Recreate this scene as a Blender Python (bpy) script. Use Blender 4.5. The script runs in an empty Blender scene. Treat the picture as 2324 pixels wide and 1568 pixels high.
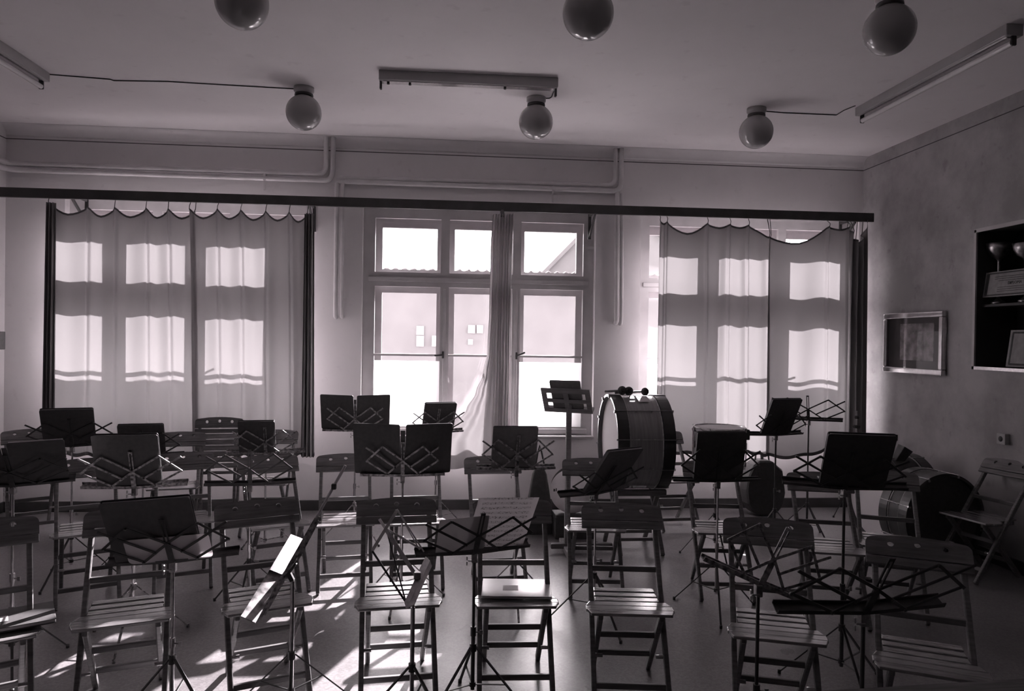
import bpy, bmesh, math, random
from mathutils import Vector, Matrix
random.seed(7)
SC = bpy.context.scene
COL = SC.collection
R = math.radians

# ------------------------------------------------------------------ camera
F, CX, CY, H = 1640.0, 1162.0, 784.0, 1.70          # focal length in px of the 2324x1568 frame, eye height in m
AY = Vector((1015 - CX, 16.0, F)).normalized()       # world +Y (towards the window wall) seen from the camera
AX = Vector((1.0, -0.015, 0.0)); AX = (AX - AX.dot(AY) * AY).normalized()
AZ = AY.cross(AX)
if AZ.y < 0: AZ = -AZ
cam_d = bpy.data.cameras.new('camera'); cam = bpy.data.objects.new('camera', cam_d); COL.objects.link(cam)
rt = Vector((AX[0], AY[0], AZ[0])); up = Vector((AX[1], AY[1], AZ[1])); fw = Vector((AX[2], AY[2], AZ[2]))
cam.matrix_world = Matrix(((rt.x, up.x, -fw.x, 0), (rt.y, up.y, -fw.y, 0), (rt.z, up.z, -fw.z, H), (0, 0, 0, 1)))
cam_d.sensor_width = 36.0; cam_d.sensor_fit = 'HORIZONTAL'; cam_d.lens = F / 2324 * 36
cam_d.clip_start = 0.05; cam_d.clip_end = 200
SC.camera = cam

EYE = Vector((0, 0, H))
def ray(px, py): return rt * ((px - CX) / F) + up * ((CY - py) / F) + fw
def at_y(px, py, y): r = ray(px, py); return EYE + r * (y / r.y)
def at_x(px, py, x): r = ray(px, py); return EYE + r * (x / r.x)
def at_z(px, py, z): r = ray(px, py); return EYE + r * ((z - H) / r.z)
def at_d(px, py, d): return EYE + ray(px, py) * d
def on_plane(px, py, p, n): r = ray(px, py); return EYE + r * ((p - EYE).dot(n) / r.dot(n))

# ------------------------------------------------------------------ materials
def g(v, a=1.0): return (min(1, v * 1.012), v * 0.980, v * 0.994, a)
def mat(name, v=0.5, rough=0.6, metal=0.0, coat=0.0, noise=None, bump=None, spec=0.5, coords='Object', stretch=(1, 1, 1)):
    m = bpy.data.materials.new(name); m.use_nodes = True
    nt = m.node_tree; b = nt.nodes['Principled BSDF']
    b.inputs['Base Color'].default_value = g(v); b.inputs['Roughness'].default_value = rough
    b.inputs['Metallic'].default_value = metal; b.inputs['Coat Weight'].default_value = coat
    b.inputs['Coat Roughness'].default_value = 0.2; b.inputs['Coat IOR'].default_value = 1.8 if coat == 1.0 else 1.5; b.inputs['Specular IOR Level'].default_value = spec
    tc = nt.nodes.new('ShaderNodeTexCoord'); mp = nt.nodes.new('ShaderNodeMapping')
    mp.inputs['Scale'].default_value = stretch
    nt.links.new(tc.outputs[coords], mp.inputs['Vector'])
    if noise:                                         # (scale, low, high)
        n = nt.nodes.new('ShaderNodeTexNoise'); n.inputs['Scale'].default_value = noise[0]; n.inputs['Detail'].default_value = 6
        r = nt.nodes.new('ShaderNodeValToRGB')
        r.color_ramp.elements[0].position = 0.3; r.color_ramp.elements[1].position = 0.7
        r.color_ramp.elements[0].color = g(noise[1]); r.color_ramp.elements[1].color = g(noise[2])
        nt.links.new(mp.outputs[0], n.inputs['Vector']); nt.links.new(n.outputs['Fac'], r.inputs['Fac'])
        nt.links.new(r.outputs['Color'], b.inputs['Base Color'])
    if bump:                                          # (scale, strength, distance)
        n2 = nt.nodes.new('ShaderNodeTexNoise'); n2.inputs['Scale'].default_value = bump[0]; n2.inputs['Detail'].default_value = 4
        bp = nt.nodes.new('ShaderNodeBump'); bp.inputs['Strength'].default_value = bump[1]; bp.inputs['Distance'].default_value = bump[2]
        nt.links.new(mp.outputs[0], n2.inputs['Vector']); nt.links.new(n2.outputs['Fac'], bp.inputs['Height'])
        nt.links.new(bp.outputs['Normal'], b.inputs['Normal'])
    return m

def plaster(name, v, line_z=None, stain=0.10, scale=1.2):
    m = mat(name, v, 0.85, bump=(90, 0.12, 0.004), spec=0.2)
    nt = m.node_tree; b = nt.nodes['Principled BSDF']; N = nt.nodes; L = nt.links
    tc = N.new('ShaderNodeTexCoord')
    n1 = N.new('ShaderNodeTexNoise'); n1.inputs['Scale'].default_value = scale; n1.inputs['Detail'].default_value = 8; n1.inputs['Roughness'].default_value = 0.65
    n2 = N.new('ShaderNodeTexNoise'); n2.inputs['Scale'].default_value = 9; n2.inputs['Detail'].default_value = 5
    L.new(tc.outputs['Object'], n1.inputs['Vector']); L.new(tc.outputs['Object'], n2.inputs['Vector'])
    r1 = N.new('ShaderNodeValToRGB'); r1.color_ramp.elements[0].position = 0.35; r1.color_ramp.elements[1].position = 0.62
    r1.color_ramp.elements[0].color = g(v - stain); r1.color_ramp.elements[1].color = g(v)
    r2 = N.new('ShaderNodeValToRGB'); r2.color_ramp.elements[0].position = 0.27; r2.color_ramp.elements[1].position = 0.36
    r2.color_ramp.elements[0].color = g(0.78); r2.color_ramp.elements[1].color = (1, 1, 1, 1)
    L.new(n1.outputs['Fac'], r1.inputs['Fac']); L.new(n2.outputs['Fac'], r2.inputs['Fac'])
    mx = N.new('ShaderNodeMixRGB'); mx.blend_type = 'MULTIPLY'; mx.inputs['Fac'].default_value = min(1, stain * 6)
    L.new(r1.outputs['Color'], mx.inputs[1]); L.new(r2.outputs['Color'], mx.inputs[2])
    out = mx.outputs[0]
    if line_z:                                        # thin painted line below the ceiling
        sp = N.new('ShaderNodeSeparateXYZ'); L.new(tc.outputs['Object'], sp.inputs[0])
        s = N.new('ShaderNodeMath'); s.operation = 'SUBTRACT'; s.inputs[1].default_value = line_z; L.new(sp.outputs['Z'], s.inputs[0])
        a = N.new('ShaderNodeMath'); a.operation = 'ABSOLUTE'; L.new(s.outputs[0], a.inputs[0])
        c = N.new('ShaderNodeMath'); c.operation = 'LESS_THAN'; c.inputs[1].default_value = 0.0045; L.new(a.outputs[0], c.inputs[0])
        ml = N.new('ShaderNodeMixRGB'); ml.inputs[2].default_value = g(0.10); L.new(c.outputs[0], ml.inputs['Fac']); L.new(out, ml.inputs[1])
        out = ml.outputs[0]
    L.new(out, b.inputs['Base Color'])
    return m

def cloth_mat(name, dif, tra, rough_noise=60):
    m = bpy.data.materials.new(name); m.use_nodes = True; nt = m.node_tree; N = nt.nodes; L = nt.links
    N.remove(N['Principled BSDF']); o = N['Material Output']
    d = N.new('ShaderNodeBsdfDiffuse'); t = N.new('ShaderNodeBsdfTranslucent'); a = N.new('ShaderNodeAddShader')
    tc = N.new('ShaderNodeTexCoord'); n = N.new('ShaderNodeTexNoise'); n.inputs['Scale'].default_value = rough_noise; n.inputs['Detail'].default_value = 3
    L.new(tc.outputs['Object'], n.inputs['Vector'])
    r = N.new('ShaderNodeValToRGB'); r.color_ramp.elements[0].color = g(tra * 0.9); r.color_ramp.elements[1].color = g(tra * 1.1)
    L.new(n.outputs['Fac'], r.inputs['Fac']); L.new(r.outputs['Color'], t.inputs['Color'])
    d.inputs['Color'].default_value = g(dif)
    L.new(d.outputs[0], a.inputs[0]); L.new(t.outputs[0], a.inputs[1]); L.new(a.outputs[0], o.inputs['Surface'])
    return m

def glass_mat(name, frost=0.0, tint=0.93):
    m = bpy.data.materials.new(name); m.use_nodes = True; nt = m.node_tree; N = nt.nodes; L = nt.links
    N.remove(N['Principled BSDF']); o = N['Material Output']
    t = N.new('ShaderNodeBsdfTransparent'); t.inputs['Color'].default_value = g(tint)
    gl = N.new('ShaderNodeBsdfGlossy'); gl.inputs['Roughness'].default_value = 0.03; gl.inputs['Color'].default_value = (1, 1, 1, 1)
    lw = N.new('ShaderNodeLayerWeight'); lw.inputs['Blend'].default_value = 0.5
    pw = N.new('ShaderNodeMath'); pw.operation = 'POWER'; pw.inputs[1].default_value = 5; L.new(lw.outputs['Facing'], pw.inputs[0])
    fr = N.new('ShaderNodeMath'); fr.operation = 'MULTIPLY_ADD'; fr.inputs[1].default_value = 0.9; fr.inputs[2].default_value = 0.05; L.new(pw.outputs[0], fr.inputs[0])
    mx = N.new('ShaderNodeMixShader'); L.new(fr.outputs[0], mx.inputs['Fac']); L.new(t.outputs[0], mx.inputs[1]); L.new(gl.outputs[0], mx.inputs[2])
    out = mx.outputs[0]
    if frost:
        tr = N.new('ShaderNodeBsdfTranslucent'); tr.inputs['Color'].default_value = g(0.85)
        m2 = N.new('ShaderNodeMixShader'); m2.inputs['Fac'].default_value = frost
        L.new(out, m2.inputs[1]); L.new(tr.outputs[0], m2.inputs[2]); out = m2.outputs[0]
    L.new(out, o.inputs['Surface'])
    return m

def floor_mat():
    m = mat('terrazzo_floor', 0.14, 0.30, bump=(260, 0.18, 0.002), spec=1.0)
    nt = m.node_tree; b = nt.nodes['Principled BSDF']; N = nt.nodes; L = nt.links
    tc = N.new('ShaderNodeTexCoord')
    v = N.new('ShaderNodeTexVoronoi'); v.inputs['Scale'].default_value = 95; L.new(tc.outputs['Object'], v.inputs['Vector'])
    n = N.new('ShaderNodeTexNoise'); n.inputs['Scale'].default_value = 2.2; n.inputs['Detail'].default_value = 8; L.new(tc.outputs['Object'], n.inputs['Vector'])
    r = N.new('ShaderNodeValToRGB'); r.color_ramp.elements[0].color = g(FL[0]); r.color_ramp.elements[1].color = g(FL[1])
    r.color_ramp.elements[0].position = 0.3; r.color_ramp.elements[1].position = 0.7
    L.new(n.outputs['Fac'], r.inputs['Fac'])
    sp = N.new('ShaderNodeSeparateColor'); L.new(v.outputs['Color'], sp.inputs[0])
    r2 = N.new('ShaderNodeValToRGB'); r2.color_ramp.elements[0].position = 0.1; r2.color_ramp.elements[0].color = g(0.62)
    r2.color_ramp.elements[1].position = 0.92; r2.color_ramp.elements[1].color = g(1.0)
    L.new(sp.outputs[0], r2.inputs['Fac'])
    mx = N.new('ShaderNodeMixRGB'); mx.blend_type = 'MULTIPLY'; mx.inputs['Fac'].default_value = 0.8
    L.new(r.outputs[0], mx.inputs[1]); L.new(r2.outputs[0], mx.inputs[2]); L.new(mx.outputs[0], b.inputs['Base Color'])
    rr = N.new('ShaderNodeMapRange'); rr.inputs['To Min'].default_value = 0.20; rr.inputs['To Max'].default_value = 0.44
    L.new(n.outputs['Fac'], rr.inputs['Value']); L.new(rr.outputs[0], b.inputs['Roughness'])
    return m

def sheet_music_mat(name, lines=11, v=0.8):
    m = mat(name, v, 0.8, spec=0.1); nt = m.node_tree; b = nt.nodes['Principled BSDF']; N = nt.nodes; L = nt.links
    tc = N.new('ShaderNodeTexCoord'); sp = N.new('ShaderNodeSeparateXYZ'); L.new(tc.outputs['Object'], sp.inputs[0])
    def mth(op, a, bb=None):
        k = N.new('ShaderNodeMath'); k.operation = op
        for i, q in enumerate((a, bb)):
            if q is None: continue
            if isinstance(q, (int, float)): k.inputs[i].default_value = q
            else: L.new(q, k.inputs[i])
        return k.outputs[0]
    ph = mth('FRACT', mth('MULTIPLY', sp.outputs['Z'], lines / 0.30))
    band = mth('LESS_THAN', mth('ABSOLUTE', mth('SUBTRACT', ph, 0.5)), 0.27)
    fine = mth('LESS_THAN', mth('FRACT', mth('MULTIPLY', ph, 9.0)), 0.3)
    n = N.new('ShaderNodeTexNoise'); n.inputs['Scale'].default_value = 150; L.new(tc.outputs['Object'], n.inputs['Vector'])
    notes = mth('GREATER_THAN', n.outputs['Fac'], 0.58)
    ink = mth('MULTIPLY', band, mth('MINIMUM', mth('ADD', mth('MULTIPLY', fine, 0.45), mth('MULTIPLY', notes, 0.8)), 1.0))
    edge = mth('LESS_THAN', mth('ABSOLUTE', sp.outputs['X']), 0.118)
    mx = N.new('ShaderNodeMixRGB'); mx.inputs[1].default_value = g(v); mx.inputs[2].default_value = g(0.12)
    L.new(mth('MULTIPLY', mth('MULTIPLY', ink, edge), 0.8), mx.inputs['Fac']); L.new(mx.outputs[0], b.inputs['Base Color'])
    # thin paper lets light through
    o = N['Material Output']; t = N.new('ShaderNodeBsdfTranslucent'); L.new(mx.outputs[0], t.inputs['Color'])
    ms = N.new('ShaderNodeMixShader'); ms.inputs['Fac'].default_value = 0.6
    L.new(b.outputs[0], ms.inputs[1]); L.new(t.outputs[0], ms.inputs[2]); L.new(ms.outputs[0], o.inputs['Surface'])
    return m

FL = (0.17, 0.28)
M = dict(
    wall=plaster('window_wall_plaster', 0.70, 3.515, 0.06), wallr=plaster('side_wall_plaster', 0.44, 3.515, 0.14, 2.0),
    wallf=plaster('plain_plaster', 0.30, 3.515, 0.05), ceiling=plaster('ceiling_paint', 0.90, None, 0.05, 0.8),
    floor=floor_mat(), base=mat('baseboard_paint', 0.05, 0.5, noise=(6, 0.04, 0.07)),
    frame=mat('window_paint', 0.48, 0.45, noise=(5, 0.42, 0.52)), glass=glass_mat('clear_glass'), frost=glass_mat('frosted_glass', 1.0),
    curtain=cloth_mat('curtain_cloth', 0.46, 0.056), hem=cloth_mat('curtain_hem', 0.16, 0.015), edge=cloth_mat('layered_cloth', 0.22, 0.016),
    gather=cloth_mat('gathered_cloth', 0.55, 0.055),
    rail=mat('rail_wood', 0.045, 0.45, noise=(8, 0.036, 0.06)), pipe=mat('pipe_paint', 0.62, 0.35, noise=(7, 0.55, 0.64)),
    iron=mat('iron_dark', 0.045, 0.5, 0.0, noise=(20, 0.035, 0.06)), steel=mat('worn_steel', 0.42, 0.28, 1.0, noise=(40, 0.25, 0.5)),
    chrome=mat('bright_steel', 0.75, 0.16, 1.0, noise=(50, 0.6, 0.8)), black=mat('black_enamel', 0.055, 0.32, noise=(30, 0.042, 0.07)),
    rust=mat('rusty_bar', 0.22, 0.45, 0.5, noise=(55, 0.05, 0.55)), mottled=mat('tarnished_tray', 0.4, 0.35, 0.3, noise=(24, 0.03, 0.6)), nickel=mat('sheen_toned_nickel', 0.7, 0.35, 0.35, noise=(40, 0.55, 0.8)),  # nickel: bright gloss of the upturned bars put into a pale diffuse colour
    wood=mat('chair_wood', 0.15, 0.42, coat=0.25, noise=(5, 0.10, 0.20), stretch=(1.5, 14, 14)),
    slat=mat('seat_wood', 0.26, 0.26, coat=1.0, spec=1.0, noise=(5, 0.16, 0.32), stretch=(1.5, 14, 14)),
    woodl=mat('pale_wood', 0.26, 0.5, noise=(5, 0.2, 0.3), stretch=(1.5, 12, 12)),
    folder=mat('folder_cover', 0.07, 0.5, noise=(40, 0.06, 0.08), bump=(300, 0.2, 0.001)), folderg=mat('grey_folder_cover', 0.17, 0.5, noise=(40, 0.15, 0.19)),
    paper=mat('paper_block', 0.62, 0.8, noise=(30, 0.55, 0.66)), music=sheet_music_mat('printed_music'),
    card=mat('grey_card', 0.72, 0.4, coat=0.6, noise=(14, 0.67, 0.76)), thin=cloth_mat('thin_card', 0.5, 0.42, 14), pages=cloth_mat('translucent_page', 0.30, 0.28, 9), paperg=mat('grey_paper', 0.26, 0.7, noise=(20, 0.22, 0.3)),  # cabinet papers: one even grey, darker than paper_block
    globe=mat('opal_glass', 0.32, 0.16, coat=0.5, noise=(2, 0.30, 0.34)), tin=mat('lamp_housing', 0.35, 0.3, noise=(4, 0.32, 0.38)),
    tube=mat('lamp_tube', 0.65, 0.12, coat=0.6, noise=(3, 0.62, 0.68)), porcelain=mat('lamp_base', 0.4, 0.3, noise=(6, 0.36, 0.42)),
    shell=mat('drum_shell', 0.28, 0.3, coat=0.35, noise=(4, 0.22, 0.33), stretch=(14, 1, 1)), hoop=mat('drum_hoop', 0.04, 0.35, coat=0.2, noise=(9, 0.032, 0.05)),
    skin=cloth_mat('drum_skin', 0.88, 0.10, 8), brass=mat('cymbal_metal', 0.9, 0.4, 0.15, noise=(14, 0.84, 0.97)),
    felt=mat('felt', 0.06, 0.95, noise=(60, 0.03, 0.1), bump=(120, 0.8, 0.01)), white=mat('white_paper', 0.8, 0.7, noise=(12, 0.76, 0.83)),
    bag=mat('bag_cloth', 0.055, 0.6, noise=(30, 0.045, 0.065), bump=(60, 0.4, 0.006)), silver=mat('frame_silver', 0.6, 0.25, 1.0, noise=(30, 0.5, 0.65)),
    mount=mat('picture_mount', 0.03, 0.7, noise=(20, 0.025, 0.04)), print=mat('picture_print', 0.2, 0.6, noise=(14, 0.06, 0.34)),
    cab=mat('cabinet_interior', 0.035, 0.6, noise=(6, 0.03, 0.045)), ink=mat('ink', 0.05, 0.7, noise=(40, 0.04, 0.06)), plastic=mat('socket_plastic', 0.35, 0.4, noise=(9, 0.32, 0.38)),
    facade=mat('outside_render', 0.34, 0.9, noise=(1.5, 0.31, 0.37)), roof=mat('roof_sheet', 0.3, 0.7, noise=(3, 0.27, 0.32)), yard=mat('yard_paving', 0.8, 0.9, noise=(2, 0.76, 0.84)),
)

# ------------------------------------------------------------------ mesh builder
class MB:
    def __init__(s): s.v = []; s.f = []; s.sm = []
    def add(s, vs, fs, smooth=False):
        b = len(s.v); s.v += [Vector(p) for p in vs]; s.f += [tuple(b + i for i in q) for q in fs]; s.sm += [smooth] * len(fs); return s
    def box(s, c, d, m=None):
        x, y, z = d[0] / 2, d[1] / 2, d[2] / 2
        vs = [Vector(((i & 1) * 2 - 1, ((i >> 1) & 1) * 2 - 1, ((i >> 2) & 1) * 2 - 1)) for i in range(8)]
        vs = [Vector((p.x * x, p.y * y, p.z * z)) for p in vs]
        if m is not None: vs = [m @ p for p in vs]
        vs = [p + Vector(c) for p in vs]
        return s.add(vs, [(0, 2, 3, 1), (4, 5, 7, 6), (0, 1, 5, 4), (2, 6, 7, 3), (0, 4, 6, 2), (1, 3, 7, 5)])
    def bar(s, p, q, w, h, up=(0, 0, 1)):             # rectangular bar from p to q, w across, h along 'up'
        p, q = Vector(p), Vector(q); d = (q - p); ln = d.length; d.normalize(); u = Vector(up)
        sx = d.cross(u)
        if sx.length < 1e-4: sx = d.cross(Vector((1, 0, 0)))
        sx.normalize(); u = sx.cross(d).normalized()
        m = Matrix((sx, d, u)).transposed()
        return s.box((p + q) / 2, (w, ln, h), m)
    def tube(s, pts, r, n=10, cap=True):
        pts = [Vector(p) for p in pts]; rs = r if isinstance(r, (list, tuple)) else [r] * len(pts)
        ref = None; rings = []
        for i, p in enumerate(pts):
            d = (pts[min(i + 1, len(pts) - 1)] - pts[max(i - 1, 0)]).normalized()
            if ref is None: ref = d.orthogonal().normalized()
            ref = (ref - ref.dot(d) * d).normalized(); e = d.cross(ref)
            rings.append([p + (ref * math.cos(2 * math.pi * k / n) + e * math.sin(2 * math.pi * k / n)) * rs[i] for k in range(n)])
        vs = [q for rg in rings for q in rg]
        fs = [(i * n + k, i * n + (k + 1) % n, (i + 1) * n + (k + 1) % n, (i + 1) * n + k) for i in range(len(pts) - 1) for k in range(n)]
        s.add(vs, fs, True)
        if cap:
            s.add(rings[0], [tuple(range(n - 1, -1, -1))]); s.add(rings[-1], [tuple(range(n))])
        return s
    def lathe(s, prof, c=(0, 0, 0), axis=(0, 0, 1), n=32, smooth=True):   # prof: (radius, height along axis)
        a = Vector(axis).normalized(); u = a.orthogonal().normalized(); w = a.cross(u); c = Vector(c); vs = []
        for (r, h) in prof:
            for k in range(n): vs.append(c + a * h + (u * math.cos(2 * math.pi * k / n) + w * math.sin(2 * math.pi * k / n)) * max(r, 1e-5))
        fs = [(i * n + k, i * n + (k + 1) % n, (i + 1) * n + (k + 1) % n, (i + 1) * n + k) for i in range(len(prof) - 1) for k in range(n)]
        return s.add(vs, fs, smooth)
    def quad(s, a, b, c, d): return s.add([a, b, c, d], [(0, 1, 2, 3)])
    def slab(s, poly, nrm, t):                         # flat polygon given thickness t along nrm
        n = len(poly); nv = Vector(nrm).normalized() * t; top = [Vector(p) for p in poly]; bot = [p - nv for p in top]
        return s.add(top + bot, [tuple(range(n)), tuple(range(2 * n - 1, n - 1, -1))] + [(i, i + n, (i + 1) % n + n, (i + 1) % n) for i in range(n)])
    def mesh(s, name, bevel=0, seg=1, merge=False):
        me = bpy.data.meshes.new(name); me.from_pydata([tuple(p) for p in s.v], [], s.f)
        me.polygons.foreach_set('use_smooth', s.sm)
        bm = bmesh.new(); bm.from_mesh(me)
        if merge: bmesh.ops.remove_doubles(bm, verts=bm.verts, dist=1e-5)
        bmesh.ops.recalc_face_normals(bm, faces=bm.faces)
        if bevel:
            es = [e for e in bm.edges if len(e.link_faces) == 2 and e.calc_face_angle(0) > 0.6]
            bmesh.ops.bevel(bm, geom=es, offset=bevel, segments=seg, profile=0.6, affect='EDGES')
        bm.to_mesh(me); bm.free(); return me
    def build(s, name, m, parent=None, bevel=0, seg=1, merge=False, origin=None):
        if origin is not None: s.v = [p - Vector(origin) for p in s.v]
        me = s.mesh(name, bevel, seg, merge); me.materials.append(M[m] if isinstance(m, str) else m)
        o = bpy.data.objects.new(name, me); COL.objects.link(o)
        if parent is not None: o.parent = parent
        elif origin is not None: o.location = origin
        return o

def plate_mesh(name, outer, holes, t):
    """flat plate in local x (across) / z (up), thickness t along y, with real holes"""
    cu = bpy.data.curves.new(name, 'CURVE'); cu.dimensions = '2D'; cu.fill_mode = 'BOTH'; cu.extrude = t / 2
    for lp in [outer] + holes:
        sp = cu.splines.new('POLY'); sp.points.add(len(lp) - 1)
        for i, p in enumerate(lp): sp.points[i].co = (p[0], p[1], 0, 1)
        sp.use_cyclic_u = True
    o = bpy.data.objects.new(name, cu); COL.objects.link(o)
    dg = bpy.context.evaluated_depsgraph_get(); me = bpy.data.meshes.new_from_object(o.evaluated_get(dg))
    bpy.data.objects.remove(o); bpy.data.curves.remove(cu)
    bm = bmesh.new(); bm.from_mesh(me)
    for v in bm.verts: v.co = Vector((v.co.x, v.co.z, v.co.y))
    bmesh.ops.remove_doubles(bm, verts=bm.verts, dist=1e-6); bmesh.ops.recalc_face_normals(bm, faces=bm.faces)
    bm.to_mesh(me); bm.free(); me.name = name
    return me
def circ(x, z, r, n=16): return [(x + r * math.cos(2 * math.pi * k / n), z + r * math.sin(2 * math.pi * k / n)) for k in range(n)]
def text_mesh(name, body, size, t=0.0006):
    cu = bpy.data.curves.new(name, 'FONT'); cu.body = body; cu.size = size; cu.extrude = t; cu.align_x = 'CENTER'; cu.align_y = 'CENTER'
    o = bpy.data.objects.new(name, cu); COL.objects.link(o); dg = bpy.context.evaluated_depsgraph_get()
    me = bpy.data.meshes.new_from_object(o.evaluated_get(dg)); bpy.data.objects.remove(o); bpy.data.curves.remove(cu); return me
def link(name, me, m=None, parent=None, mw=None):
    if m and not me.materials: me.materials.append(M[m])
    o = bpy.data.objects.new(name, me); COL.objects.link(o)
    if parent is not None: o.parent = parent
    if mw is not None: o.matrix_local = mw
    return o

def tag(o, label, cat, group=None, kind=None):
    o['label'] = label; o['category'] = cat
    if group: o['group'] = group
    if kind: o['kind'] = kind
    return o
def struct(o, label=None):
    o['kind'] = 'structure'
    if label: o['label'] = label
    return o
def empty(name, loc=(0, 0, 0), rz=0.0):
    o = bpy.data.objects.new(name, None); COL.objects.link(o); o.location = loc; o.rotation_euler = (0, 0, rz); o.empty_display_size = 0.05
    return o
def copy_tree(o, parent=None):
    c = o.copy(); COL.objects.link(c)
    if parent is not None: c.parent = parent
    for ch in list(o.children): copy_tree(ch, c)
    return c

def grid_solid(us, ws, solid, t0, t1, to3):
    """slab between depths t0/t1 made of the cells where solid(u,w); one connected shell with clean openings"""
    b = MB()
    nu, nw = len(us) - 1, len(ws) - 1
    S = [[solid((us[i] + us[i + 1]) / 2, (ws[j] + ws[j + 1]) / 2) for j in range(nw)] for i in range(nu)]
    for i in range(nu):
        for j in range(nw):
            if not S[i][j]: continue
            a, c, d, e = us[i], us[i + 1], ws[j], ws[j + 1]
            b.quad(*[to3(*q) for q in ((a, d, t0), (c, d, t0), (c, e, t0), (a, e, t0))])
            b.quad(*[to3(*q) for q in ((a, d, t1), (a, e, t1), (c, e, t1), (c, d, t1))])
            for (di, dj, p, q) in ((-1, 0, (a, d), (a, e)), (1, 0, (c, e), (c, d)), (0, -1, (c, d), (a, d)), (0, 1, (a, e), (c, e))):
                ii, jj = i + di, j + dj
                if not (0 <= ii < nu and 0 <= jj < nw and S[ii][jj]):
                    b.quad(to3(*p, t0), to3(*q, t0), to3(*q, t1), to3(*p, t1))
    return b
# ------------------------------------------------------------------ room shell
XL, XR, YW, YF, ZC = -4.15, 4.30, 7.20, -2.6, 3.64
WX = (-3.62, -0.84, 1.944); WW = 2.32; WZ0, WZ1 = 0.73, 3.02          # three window openings
b = MB(); b.box(((XL + XR) / 2, (YF + YW) / 2, -0.06), (XR - XL + 0.8, YW - YF + 0.8, 0.12)); struct(b.build('floor', 'floor'), 'worn speckled terrazzo floor of the rehearsal room')
b = MB(); b.box(((XL + XR) / 2, (YF + YW) / 2, ZC + 0.06), (XR - XL + 0.8, YW - YF + 0.8, 0.12)); struct(b.build('ceiling', 'ceiling'), 'painted plaster ceiling')
us = [XL - 0.3] + [q for x in WX for q in (x, x + WW)] + [XR + 0.3]
def solid_back(u, w): return not (WZ0 < w < WZ1 and any(x < u < x + WW for x in WX))
struct(grid_solid(us, [-0.1, WZ0, WZ1, ZC + 0.1], solid_back, YW, YW + 0.42, lambda u, w, t: (u, t, w)).build('wall_back', 'wall', merge=True), 'plastered window wall with three tall openings')
b = MB(); b.box((XL - 0.15, (YF + YW) / 2, ZC / 2), (0.3, YW - YF, ZC)); struct(b.build('wall_left', 'wall'), 'plastered side wall')
NY0, NY1, NZ0, NZ1 = 3.55, 5.56, 1.512, 2.652                          # display niche in the right wall
def solid_right(u, w): return not (NY0 < u < NY1 and NZ0 < w < NZ1)
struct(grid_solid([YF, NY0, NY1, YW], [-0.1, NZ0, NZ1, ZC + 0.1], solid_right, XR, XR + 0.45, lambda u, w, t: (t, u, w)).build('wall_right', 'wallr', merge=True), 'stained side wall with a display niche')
b = MB(); b.box(((XL + XR) / 2, YF - 0.1, ZC / 2), (XR - XL, 0.2, ZC)); struct(b.build('wall_front', 'wallf'), 'plain wall at the back of the room')
# cove between window wall and ceiling
b = MB(); rr = 0.10; n = 8
pr = [(YW - rr + rr * math.sin(a), ZC - rr + rr * math.cos(a)) for a in [k * math.pi / 2 / n for k in range(n + 1)]]
for (x) in (0,):
    vs = [(xx, y, z) for xx in (XL, XR) for (y, z) in pr + [(YW + 0.02, ZC + 0.02)]]
    k = len(pr) + 1
    b.add(vs, [(i, (i + 1) % k, (i + 1) % k + k, i + k) for i in range(k)], True)
struct(b.build('trim_1', 'wall'), 'rounded plaster cove above the windows')
for nm, c, d in (('baseboard_back', ((XL + XR) / 2, YW - 0.008, 0.05), (XR - XL, 0.016, 0.10)), ('baseboard_left', (XL + 0.008, (YF + YW) / 2, 0.05), (0.016, YW - YF - 0.04, 0.10)),
                 ('baseboard_right', (XR - 0.008, (YF + YW) / 2, 0.05), (0.016, YW - YF - 0.04, 0.10))):
    b = MB(); b.box(c, d); struct(b.build(nm, 'base', bevel=0.003), 'dark painted baseboard')

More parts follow.
